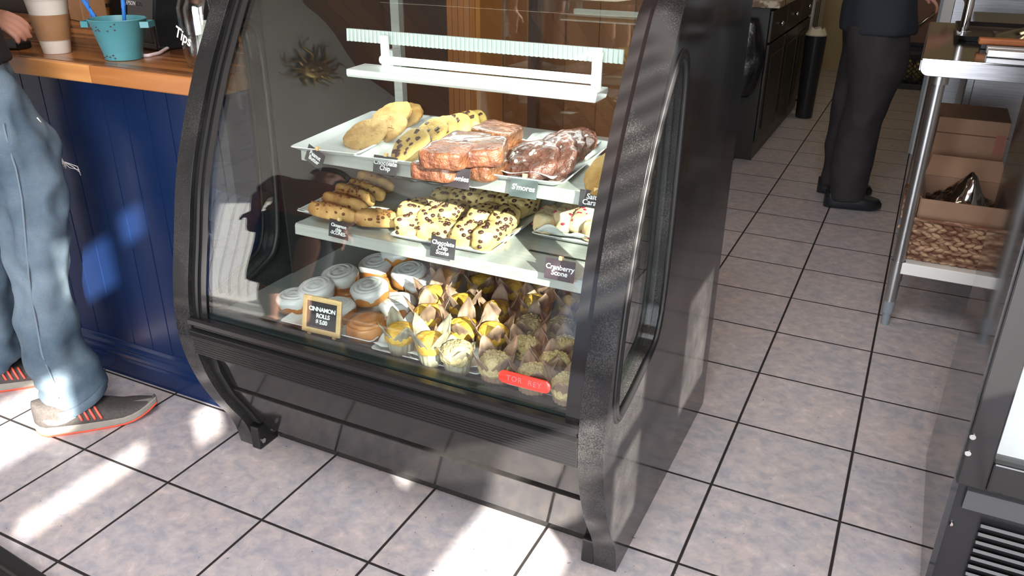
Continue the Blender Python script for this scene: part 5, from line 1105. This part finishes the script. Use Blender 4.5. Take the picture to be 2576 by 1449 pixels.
def head(b, c, f, k=1.0):
    """skull, jaw, nose, ears, brow; f is the way the face looks, c the middle of the head"""
    f = Vector(f).normalized(); s = Vector((f.y, -f.x, 0)); c = Vector(c); z = Vector((0, 0, 1)); ang = math.atan2(f.y, f.x)
    b.ball(c + z * 0.022 * k - f * 0.008, 0.092 * k, (1.06, 0.84, 1.10), 28, (0, 0, ang)); b.ball(c + f * 0.022 * k - z * 0.055 * k, 0.064 * k, (0.95, 0.88, 0.98), 24, (0, 0, ang))
    b.ball(c + f * 0.066 * k - z * 0.098 * k, 0.022 * k, (0.8, 1.1, 0.8), 14, (0, 0, ang))
    limb(b, [tuple(c + f * 0.086 * k + z * 0.018 * k) + (0.009 * k,), tuple(c + f * 0.105 * k - z * 0.026 * k) + (0.014 * k,)], 12)
    for sg in (-1, 1):
        b.ball(c + s * sg * 0.080 * k - f * 0.004 - z * 0.012 * k, 0.026 * k, (0.75, 0.35, 1.25), 14, (0, 0, ang)); b.ball(c + s * sg * 0.032 * k + f * 0.078 * k + z * 0.030 * k, 0.018 * k, (0.5, 1.2, 0.5), 12, (0, 0, ang))
        b.ball(c + s * sg * 0.035 * k + f * 0.064 * k - z * 0.028 * k, 0.022 * k, (0.8, 1, 0.9), 12, (0, 0, ang))
    b.ball(c + f * 0.080 * k - z * 0.062 * k, 0.016 * k, (0.7, 1.5, 0.45), 12, (0, 0, ang)); b.ball(c + f * 0.079 * k - z * 0.074 * k, 0.015 * k, (0.7, 1.3, 0.5), 12, (0, 0, ang))
def face_parts(root, c, f, k=1.0):
    f = Vector(f).normalized(); s = Vector((f.y, -f.x, 0)); c = Vector(c); z = Vector((0, 0, 1)); ang = math.atan2(f.y, f.x)
    for sg in (-1, 1):
        b = MB(); b.ball(c + s * sg * 0.032 * k + f * 0.080 * k + z * 0.010 * k, 0.011 * k, (0.7, 1.2, 0.6), 14, (0, 0, ang)); e = b.build('eye', mat('eye_white', (0.75, 0.73, 0.70), 0.2), root, smooth='all')
        b = MB(); b.ball(c + s * sg * 0.032 * k + f * 0.0865 * k + z * 0.010 * k, 0.0048 * k, (0.5, 1, 1), 12, (0, 0, ang)); b.build('iris', mat('dark_iris', (0.05, 0.03, 0.02), 0.2), e, smooth='all')
def hair(root, c, f, material, k=1.0, long_=0.0):
    f = Vector(f).normalized(); c = Vector(c); b = MB(); n, mrows = 40, 16; rings = []
    for j in range(mrows):
        t = j / (mrows - 1); rg = []
        for i in range(n):
            a = 2 * PI * i / n; front = max(0.0, math.cos(a)); lim = (1.72 + long_) - 0.72 * front ** 0.7
            ph = lim * t; rr = (0.103 + 0.004 * noise.noise(Vector((math.cos(a) * 5, math.sin(a) * 5, t * 6)))) * k
            p = Vector((rr * 1.06 * math.sin(min(ph, 1.9)) * math.cos(a), rr * 0.88 * math.sin(min(ph, 1.9)) * math.sin(a), rr * 1.10 * math.cos(ph)))
            rg.append(c + Vector((0, 0, 0.024 * k)) - f * 0.010 + Matrix.Rotation(math.atan2(f.y, f.x), 3, 'Z') @ p)
        rings.append(rg)
    b.loops(rings, True, True, False); return b.build('hair', material, root, smooth='all', solid=0.008)

def sneaker(b_root, heel, d, L=0.315, wid=0.105, parts=None, lift=0.0):
    """running shoe: sole, upper, laces; heel on the floor, d is the way the toe points"""
    d = Vector(d).normalized(); s = Vector((d.y, -d.x, 0)); z = Vector((0, 0, 1)); h = Vector(heel)
    def outline(t):  # half width along the shoe
        return wid / 2 * (0.62 + 0.38 * math.sin(PI * min(t * 1.05 + 0.28, 1.0) * 0.62 + 0.1)) * (1 - max(0, (t - 0.72) / 0.28) ** 2.2 * 0.92) * (1 - max(0, (0.10 - t) / 0.10) ** 2 * 0.62)
    TS = [0.0, 0.02, 0.05, 0.10, 0.18, 0.28, 0.40, 0.52, 0.62, 0.72, 0.80, 0.87, 0.93, 0.97, 0.99, 1.0]
    def band(z0f, z1f, k0, k1, name, material, parent):
        bb = MB(); n = len(TS); lo = []; hi = []
        for sg in (1, -1):
            seq = TS if sg == 1 else TS[::-1]
            for t in seq:
                w0 = outline(t) + 0.002; lo.append(h + d * (L * t) + s * sg * w0 * k0 + z * z0f(t)); hi.append(h + d * (L * t) + s * sg * w0 * k1 + z * z1f(t))
        bb.loops([lo, hi]); return bb.build(name, material, parent, smooth=True, bevel=0.003)
    toe = lambda t: 0.030 * max(0, (t - 0.68) / 0.32) ** 1.8 + 0.006 * max(0, (0.08 - t) / 0.08)
    M_out = mat('orange_red_outsole', (0.85, 0.11, 0.06), 0.5); M_mid = mat('grey_foam_midsole', (0.24, 0.225, 0.195), 0.7, col2=(0.29, 0.27, 0.235), nscale=30); M_up = mat('dark_grey_mesh_upper', (0.055, 0.048, 0.045), 0.8, col2=(0.078, 0.069, 0.064), nscale=160)
    r = thing('running_shoe', parts[0], 'shoe', h) if parts[1] is None else parts[1]
    shoe = bpy.data.objects.new('running_shoe', None); C.objects.link(shoe); shoe.parent = b_root; shoe.location = W(b_root).inverted() @ h
    sole = band(lambda t: toe(t), lambda t: toe(t) + 0.010, 0.93, 0.97, 'outsole', M_out, shoe); mid = band(lambda t: toe(t) + 0.008, lambda t: toe(t) + 0.036 - 0.010 * t, 0.99, 0.97, 'midsole', M_mid, shoe)
    b = MB(); rings = []
    for t in TS:
        w0 = outline(t) * 0.97 + 0.001; top = 0.098 - 0.045 * min(1, max(0, (t - 0.22) / 0.5)) - 0.018 * max(0, (t - 0.72) / 0.28) ** 1.2; top = top if t < 0.985 else 0.045; base = toe(t) + 0.026 - 0.008 * t
        rg = []
        for i in range(17):
            a = PI * i / 16; x = math.cos(a); rg.append(h + d * (L * (t * 0.985 + .006)) + s * (w0 * math.copysign(abs(x) ** (0.55 if t < .7 else .8), x)) + z * (base + max(0.006, top - base + toe(t) * 0.6) * math.sin(a) ** 0.62))
        rings.append(rg)
    b.loops(rings, True); b.build('upper', M_up, shoe, smooth='all')
    M_lace = mat('orange_red_lace', (0.90, 0.13, 0.09), 0.5, emit=None)
    for k in range(4):
        t0 = 0.40 + k * 0.052
        b = MB(); w0 = outline(t0); pts = []
        for j in range(7):
            q = j / 6; t = t0 - 0.05 * q; ww = outline(t); ang = 0.16 + 1.0 * q; top = 0.098 - 0.045 * min(1, max(0, (t - 0.22) / 0.5)); base = 0.024
            x = math.cos(ang); pts.append(h + d * (L * t) + s * ((ww * 0.97 + 0.003) * abs(x) ** 0.55) + z * (base + (top - base) * math.sin(ang) ** 0.62 + 0.002))
        b.tube(pts, 0.0036, 6); b.build('lace', M_lace, shoe, smooth='all')
    # pale curved tick on the side, near the heel
    b = MB(); tick = [(0.10, 0.062), (0.13, 0.047), (0.19, 0.041), (0.27, 0.046), (0.36, 0.060), (0.27, 0.056), (0.20, 0.055), (0.15, 0.060)]; F = []
    for t, hz in tick: F.append((h + d * (L * t) + s * (outline(t) * 0.97 + 0.004) + z * hz, s))
    b.loops([[p - q * 0.004 for p, q in F], [p + q * 0.0015 for p, q in F]]); b.build('side_mark', mat('pale_grey_mark', (0.62, 0.60, 0.57), 0.5), shoe)
    return shoe

# customer in ripped jeans at the counter, facing right along the counter
fd = Vector((0.68, 0.73, 0)).normalized(); ld = Vector((fd.y, -fd.x, 0)); C0 = Vector((0.170, 0.060, 0)); U = Vector((0.51, 0.86, 0)).normalized()
cust = thing('person', 'person in faded ripped jeans and grey running shoes standing at the blue counter', 'person', (0.05, 0.08, 0))
def legrings(b, base, prof, skew):
    rings = []
    for z, off, ra, rb in prof:
        c = base + U * off + Vector((0, 0, z)) + skew * z; rings.append(ring(c, ra, rb, U, tilt=(-U * 0.35 if z < 0.15 else (0, 0, 0))))
    b.loops(rings)
RL = [(0.075, 0.045, 0.086, 0.076), (0.10, 0.044, 0.087, 0.076), (0.14, 0.040, 0.085, 0.075), (0.22, 0.026, 0.080, 0.072), (0.35, 0.024, 0.084, 0.075), (0.48, 0.030, 0.080, 0.078), (0.57, 0.040, 0.081, 0.080), (0.66, 0.048, 0.087, 0.083), (0.76, 0.050, 0.096, 0.088), (0.86, 0.040, 0.104, 0.094), (0.95, 0.010, 0.100, 0.088), (1.02, -0.02, 0.085, 0.070)]
lbase = Vector((-0.205, 0.130, 0)) 
b = MB(); legrings(b, C0, RL, -ld * 0.05); legrings(b, lbase, [(z, o - 0.045, ra, rb) for z, o, ra, rb in RL], ld * 0.09 + U * 0.10)
hipc = (C0 + lbase + ld * 0.04 + U * 0.10) / 2 + Vector((0, 0, 1.02)) - U * 0.01
b.loops([ring(hipc + Vector((0, 0, z)) , ra, rb, U) for z, ra, rb in ((-0.16, 0.10, 0.10), (-0.10, 0.122, 0.165), (0.0, 0.126, 0.176), (0.07, 0.116, 0.166), (0.11, 0.110, 0.160))])
def cuffs(v, nn):  # stacked creases near the hem
    z = v.co.z
    if z < 0.24: v.co += nn * 0.006 * math.sin(z * 95 + 5 * noise.noise(v.co * 9)) * (1 - z / 0.24)
jeans = fuse(b, 'jeans', M_denim, cust, 0.009, 4, 0.020, (9, 9, 6.0), 2.0, cuffs); jeans['label'] = 'faded blue jeans torn at the knee'
b = MB(); seam = []
from mathutils.bvhtree import BVHTree
jb = bmesh.new(); jb.from_mesh(jeans.data); jb.transform(W(jeans)); tree = BVHTree.FromBMesh(jb); jb.free()
for i in range(40):
    z = 0.11 + i * 0.021; o_ = [x for x in RL if x[0] <= z][-1][1]; h_ = tree.ray_cast(C0 + U * (o_ - 0.012 + 0.05 * (z - .5)) + ld * 0.3 + Vector((0, 0, z)), -ld)
    if h_[0] is not None: seam.append(h_[0] + ld * 0.0005)
seam = [(seam[max(i - 2, 0)] + seam[max(i - 1, 0)] + seam[i] + seam[min(i + 1, len(seam) - 1)] + seam[min(i + 2, len(seam) - 1)]) / 5 + ld * 0.001 for i in range(len(seam))]; b.tube(seam, 0.0030, 6); b.build('side_seam', M_seam, jeans, smooth='all')
# hem band
b = MB(); b.loops([ring(C0 + U * 0.046 + Vector((0, 0, z)), ra, rb, U, tilt=-U * 0.35) for z, ra, rb in ((0.067, 0.087, 0.078), (0.070, 0.091, 0.081), (0.092, 0.091, 0.081), (0.096, 0.087, 0.078))], True, False, False); b.build('hem', M_denim, jeans, smooth='all', solid=0.004)
# torn knee: pale frayed threads
b = MB(); rdn = random.Random(12); kc = C0 + U * 0.128 - ld * 0.040 + Vector((0, 0, 0.862))
for i in range(20):
    a = kc + Vector((0, 0, rdn.uniform(-0.045, 0.05))) + ld * rdn.uniform(-0.012, 0.03) - U * 0.014; e = kc + U * rdn.uniform(0.012, 0.028) + ld * rdn.uniform(-0.006, 0.012) + Vector((0, 0, -0.082 + rdn.uniform(-0.02, 0.014)))
    mid = (a + e) / 2 + U * rdn.uniform(0.0, 0.014); b.tube([a, mid, e], 0.0019, 5)
for i in range(3): a = kc + Vector((0, 0, -0.08)) + U * 0.02; b.tube([a, a + U * (0.012 + .01 * i) + Vector((0, 0, -0.02)), a + U * 0.035 + Vector((0, 0, -0.030 - 0.008 * i))], 0.0008, 5)
th = b.build('frayed_threads', mat('pale_cotton_thread', (0.88, 0.82, 0.78), 0.8), jeans, smooth='all'); th['kind'] = 'stuff'
M_dark = mat('black_jersey', (0.014, 0.014, 0.016), 0.85)
sh_ = hipc + Vector((0, 0, 0.43)) + U * 0.02
b = MB(); b.loops([ring(hipc + U * o + Vector((0, 0, z)), ra, rb, U) for z, o, ra, rb in ((0.02, 0, 0.133, 0.185), (0.14, 0.0, 0.118, 0.168), (0.28, 0.012, 0.122, 0.178), (0.40, 0.015, 0.118, 0.190), (0.47, 0.01, 0.09, 0.165), (0.51, 0.01, 0.06, 0.075))])
rs = sh_ + ld * 0.185; el = rs + Vector((-0.10, 0.06, -0.27)); wr = Vector((-0.075, 0.235, 1.150))
limb(b, [tuple(rs) + (0.062,), tuple((rs + el) / 2) + (0.054,), tuple(el) + (0.046,), tuple((el + wr) / 2) + (0.042,), tuple(wr - (wr - el).normalized() * 0.02) + (0.037,)])
ls = sh_ - ld * 0.185; le = ls + Vector((-0.02, 0.02, -0.28)); lw = Vector((-0.32, 0.30, 1.17))
limb(b, [tuple(ls) + (0.062,), tuple((ls + le) / 2) + (0.054,), tuple(le) + (0.046,), tuple(lw) + (0.037,)])
fuse(b, 'sweater', M_dark, cust, 0.012, 5, 0.008, (7, 7, 6), 5.0)
hc = sh_ + Vector((0, 0, 0.235)) + U * 0.05
b = MB(); limb(b, [tuple(sh_ + Vector((0, 0, -0.02))) + (0.056,), tuple(sh_ + Vector((0, 0, 0.10)) + U * 0.012) + (0.054,), tuple(hc - Vector((0, 0, 0.06))) + (0.056,)]); head(b, hc, U)
limb(b, [tuple(el) + (0.036,), tuple(wr) + (0.027,)]); hand(b, wr + (wr - el).normalized() * 0.004, Vector((0.95, 0.40, -0.16)), Vector((0.1, -0.3, 1)), 1.05, 0.42, 1)
limb(b, [tuple(le) + (0.036,), tuple(lw) + (0.027,)]); hand(b, lw, Vector((0.5, 0.8, -0.25)), Vector((0, 0.2, 1)), 1.05, 0.4, -1)
b.loops([ring(hipc + U * o + Vector((0, 0, z)), ra * .9, rb * .9, U) for z, o, ra, rb in ((0.04, 0, 0.12, 0.17), (0.14, 0.0, 0.11, 0.155), (0.30, 0.012, 0.112, 0.165), (0.44, 0.012, 0.085, 0.15), (0.50, 0.01, 0.05, 0.06))])
limb(b, [tuple(rs) + (0.05,), tuple(el) + (0.036,)]); limb(b, [tuple(ls) + (0.05,), tuple(le) + (0.036,)])
fuse(b, 'body', M_skin, cust, 0.0062, 3)
face_parts(cust, hc, U); hair(cust, hc, U, mat('brown_hair', (0.06, 0.035, 0.02), 0.6))
sneaker(cust, (0.128, 0.000, 0), (0.70, 0.71, 0), 0.335, 0.112, ('x', cust)); sneaker(cust, (-0.285, 0.045, 0), (0.70, 0.71, 0), 0.335, 0.112, ('x', cust))

# worker in dark clothes walking in the aisle, seen from behind the case
wk = thing('person', 'person in black trousers, navy top and black clogs walking in the kitchen aisle', 'person', (2.05, 3.38, 0))
F = Vector((0.96, 0.28, 0)).normalized(); Lw = Vector((-F.y, F.x, 0))
M_trs = mat('black_trousers', (0.017, 0.015, 0.017), 0.8, col2=(0.024, 0.021, 0.024), nscale=12); M_navt = mat('dark_navy_cotton', (0.014, 0.019, 0.030), 0.85)
b = MB(); near = Vector((2.045, 3.27, 0)); far = Vector((1.985, 3.50, 0))
def wl(base, prof): b.loops([ring(base + Vector((dx, 0, z)), ra, rb, F) for z, dx, ra, rb in prof])
wl(near, [(0.045, 0.005, 0.098, 0.085), (0.14, 0.002, 0.092, 0.080), (0.30, 0.0, 0.094, 0.082), (0.46, 0.005, 0.098, 0.085), (0.60, 0.03, 0.112, 0.092), (0.72, 0.036, 0.132, 0.10), (0.82, 0.018, 0.142, 0.105), (0.93, -0.005, 0.140, 0.10)])
wl(far, [(0.045, -0.005, 0.096, 0.084), (0.14, -0.005, 0.090, 0.080), (0.30, -0.01, 0.092, 0.082), (0.46, -0.005, 0.098, 0.085), (0.62, 0.01, 0.112, 0.092), (0.76, 0.02, 0.13, 0.10), (0.93, 0.02, 0.14, 0.115)])
wh = Vector((2.03, 3.385, 0.96)); b.loops([ring(wh + Vector((0, 0, z)), ra, rb, F) for z, ra, rb in ((-0.14, 0.12, 0.12), (-0.06, 0.155, 0.20), (0.05, 0.145, 0.19), (0.13, 0.13, 0.17))])
fuse(b, 'trousers', M_trs, wk, 0.011, 5, 0.014, (6, 6, 4), 11.0)
b = MB(); b.loops([ring(wh + Vector((0, 0, z)) + F * o, ra, rb, F) for z, o, ra, rb in ((-0.075, 0.012, 0.182, 0.232), (-0.03, 0.008, 0.180, 0.232), (0.04, 0.0, 0.172, 0.215), (0.14, 0, 0.15, 0.185), (0.30, 0.01, 0.145, 0.19), (0.44, 0.01, 0.125, 0.20), (0.52, 0, 0.085, 0.16), (0.56, 0, 0.06, 0.075))])
ws = wh + Vector((0, 0, 0.47))
hands_ = []
for sg, ex, wx in ((1, (-0.03, 0, -0.28), (0.20, 0, -0.36)), (-1, (0.02, 0, -0.28), (0.26, 0, -0.33))):
    s_ = ws + Lw * sg * 0.195; e_ = s_ + F * ex[0] + Vector((0, 0, ex[2])); w_ = s_ + F * wx[0] + Vector((0, 0, wx[2])) - Lw * sg * 0.05; hands_.append((s_, e_, w_, sg))
    limb(b, [tuple(s_) + (0.066,), tuple((s_ + e_) / 2) + (0.058,), tuple(e_ - Vector((0, 0, -.03))) + (0.052,)])
fuse(b, 'apron_top', M_navt, wk, 0.012, 5, 0.010, (6, 6, 4), 17.0)
hc2 = ws + Vector((0, 0, 0.29)) + F * 0.04; b = MB(); limb(b, [tuple(ws) + (0.056,), tuple(hc2 - Vector((0, 0, 0.07))) + (0.056,)]); head(b, hc2, F)
b.loops([ring(wh + Vector((0, 0, z)), ra, rb, F) for z, ra, rb in ((0.0, 0.13, 0.17), (0.2, 0.12, 0.16), (0.42, 0.10, 0.17), (0.52, 0.05, 0.06))])
for s_, e_, w_, sg in hands_:
    limb(b, [tuple(s_) + (0.052,), tuple(e_) + (0.042,), tuple(w_) + (0.028,)]); hand(b, w_, (w_ - e_).normalized() + Vector((0, 0, -0.2)), Vector((0, 0, 1)), 1.0, 0.45, sg)
fuse(b, 'body', M_skin, wk, 0.0065, 3); face_parts(wk, hc2, F); hair(wk, hc2, F, mat('black_hair', (0.012, 0.010, 0.009), 0.5))
def clog(heel, d, parent):
    d = Vector(d).normalized(); s = Vector((d.y, -d.x, 0)); h = Vector(heel); z = Vector((0, 0, 1)); b = MB(); rings = []
    for t in (0, .02, .08, .2, .35, .5, .65, .78, .88, .95, .99, 1):
        w0 = 0.056 * (0.72 + .28 * math.sin(PI * min(1, t + .2) * .62)) * (1 - max(0, (t - .72) / .28) ** 2.4 * .85) * (1 - max(0, (.06 - t) / .06) ** 2 * .5); top = (0.085 if t < .3 else 0.082) - 0.028 * max(0, (t - .35) / .65) ** 1.2; top *= (1 if t < .97 else .7); lo = 0.0 if t < .85 else 0.012 * (t - .85) / .15
        rings.append([h + d * 0.285 * t + s * (w0 * math.copysign(abs(math.cos(a)) ** .5, math.cos(a))) + z * (lo + (top - lo) * (0.5 + .5 * math.copysign(abs(math.sin(a)) ** .6, math.sin(a)))) for a in [2 * PI * i / 24 for i in range(24)]])
    b.loops(rings); b.build('clog', mat('black_clog_rubber', (0.012, 0.014, 0.018), 0.35), parent, smooth='all')
clog((1.945, 3.245, 0), (0.95, 0.20, 0), wk); clog((1.880, 3.485, 0), (0.97, 0.16, 0), wk)

# customers waiting behind the camera; they only show mirrored in the lower case glass
def bystander(x, y, face, top_col, short_col, label, hgt=1.0, hem=0.42, tone=0):
    r_ = thing('person', label, 'person', (x, y, 0)); f = Vector(face).normalized(); s = Vector((f.y, -f.x, 0)); o = Vector((x, y, 0)); k = hgt
    sk = M_skin if tone == 0 else mat('tanned_skin', (0.36, 0.17, 0.11), 0.5, col2=(0.42, 0.21, 0.14), nscale=14)
    b = MB()
    for sg, st in ((1, 0.05), (-1, -0.05)):
        a = o + s * sg * 0.085 * k + f * st
        limb(b, [tuple(a + Vector((0, 0, 0.045))) + (0.036,), tuple(a + Vector((0, 0, 0.10 * k))) + (0.037,), tuple(a - f * 0.012 + Vector((0, 0, 0.32 * k))) + (0.057,), tuple(a + Vector((0, 0, 0.48 * k))) + (0.052,), tuple(a - s * sg * 0.005 + Vector((0, 0, 0.70 * k))) + (0.072,), tuple(o + s * sg * 0.085 * k + Vector((0, 0, 0.90 * k))) + (0.085,)])
        limb(b, [tuple(a - f * 0.045 + Vector((0, 0, 0.032))) + (0.030,), tuple(a + f * 0.05 + Vector((0, 0, 0.036))) + (0.034,), tuple(a + f * 0.14 + Vector((0, 0, 0.026))) + (0.030,), tuple(a + f * 0.18 + Vector((0, 0, 0.022))) + (0.020,)])
        sh = o + s * sg * 0.18 * k + Vector((0, 0, 1.40 * k)); e_ = sh + s * sg * 0.05 + Vector((0, 0, -0.28 * k)); w_ = e_ + f * 0.03 - s * sg * 0.02 + Vector((0, 0, -0.24 * k))
        limb(b, [tuple(sh) + (0.050,), tuple(e_) + (0.040,), tuple(w_) + (0.027,)]); hand(b, w_, (w_ - e_), f + Vector((0, 0, .2)), 1.0, 0.4, sg)
    b.loops([ring(o + Vector((0, 0, z * k)), ra, rb, f) for z, ra, rb in ((0.80, 0.09, 0.14), (0.92, 0.11, 0.165), (1.08, 0.095, 0.14), (1.25, 0.105, 0.16), (1.40, 0.085, 0.16), (1.47, 0.05, 0.065))])
    hc_ = o + f * 0.03 + Vector((0, 0, 1.62 * k)); limb(b, [tuple(o + Vector((0, 0, 1.42 * k))) + (0.052,), tuple(hc_ - Vector((0, 0, 0.06))) + (0.052,)]); head(b, hc_, f)
    fuse(b, 'body', sk, r_, 0.0095, 3); face_parts(r_, hc_, f); hair(r_, hc_, f, mat('brown_hair', (0.06, 0.035, 0.02), 0.6), 1.0, 0.3)
    b = MB()
    for sg in (1, -1): b.loops([ring(o + s * sg * 0.088 * k + Vector((0, 0, z * k)), ra, ra, f) for z, ra in ((hem, 0.100), (0.62, 0.105), (0.80, 0.108), (0.92, 0.10))])
    b.loops([ring(o + Vector((0, 0, z * k)), ra, rb, f) for z, ra, rb in ((0.78, 0.11, 0.16), (0.90, 0.128, 0.182), (1.02, 0.115, 0.165))])
    fuse(b, 'shorts', mat('cloth_' + short_col[0], short_col[1], 0.85), r_, 0.013, 5, 0.006, (7, 7, 5), x)
    b = MB(); b.loops([ring(o + Vector((0, 0, z * k)), ra, rb, f) for z, ra, rb in ((0.95, 0.128, 0.180), (1.08, 0.118, 0.165), (1.25, 0.122, 0.178), (1.40, 0.105, 0.185), (1.455, 0.075, 0.12), (1.475, 0.066, 0.085))])
    for sg in (1, -1): sh = o + s * sg * 0.17 * k + Vector((0, 0, 1.395 * k)); limb(b, [tuple(sh) + (0.064,), tuple(sh + s * sg * 0.04 + Vector((0, 0, -0.16 * k))) + (0.060,)])
    fuse(b, 'shirt', mat('cloth_' + top_col[0], top_col[1], 0.85), r_, 0.013, 5, 0.008, (6, 6, 5), y)
    for sg, st in ((1, 0.05), (-1, -0.05)):
        a = o + s * sg * 0.085 * k + f * st; b = MB(); L_ = [a + f * (q - 0.07) + s * w0 + Vector((0, 0, 0.001)) for q, w0 in ((0, -.03), (0.10, -.040), (.2, -.046), (.27, -.02), (.27, .02), (.2, .046), (.10, .04), (0, .03))]
        b.loops([L_, [p + Vector((0, 0, 0.014)) for p in L_]]); b.build('sandal', M_rubber, r_)
bystander(-0.28, -1.50, (0.5, 0.85, 0), ('rust', (0.25, 0.07, 0.04)), ('dark_shorts', (0.03, 0.03, 0.04)), 'bare-legged person mirrored in the glass left of the easel sign', 0.98, 0.52)
bystander(-0.98, -4.15, (0.6, 0.8, 0), ('grey', (0.30, 0.28, 0.30)), ('pale_shorts', (0.42, 0.40, 0.42)), 'bare-legged person in pale shorts mirrored over the sunlit muffins', 1.0, 0.56)
bystander(-0.46, -4.62, (0.2, 1, 0), ('plum', (0.20, 0.05, 0.11)), ('plum_skirt', (0.16, 0.05, 0.09)), 'person in plum top mirrored in the middle of the lower glass', 0.96, 0.54, 1)
bystander(0.06, -4.10, (-0.3, 1, 0), ('mauve', (0.33, 0.25, 0.30)), ('grey_shorts', (0.26, 0.25, 0.28)), 'person in grey shorts mirrored toward the right of the lower glass', 1.02, 0.54)
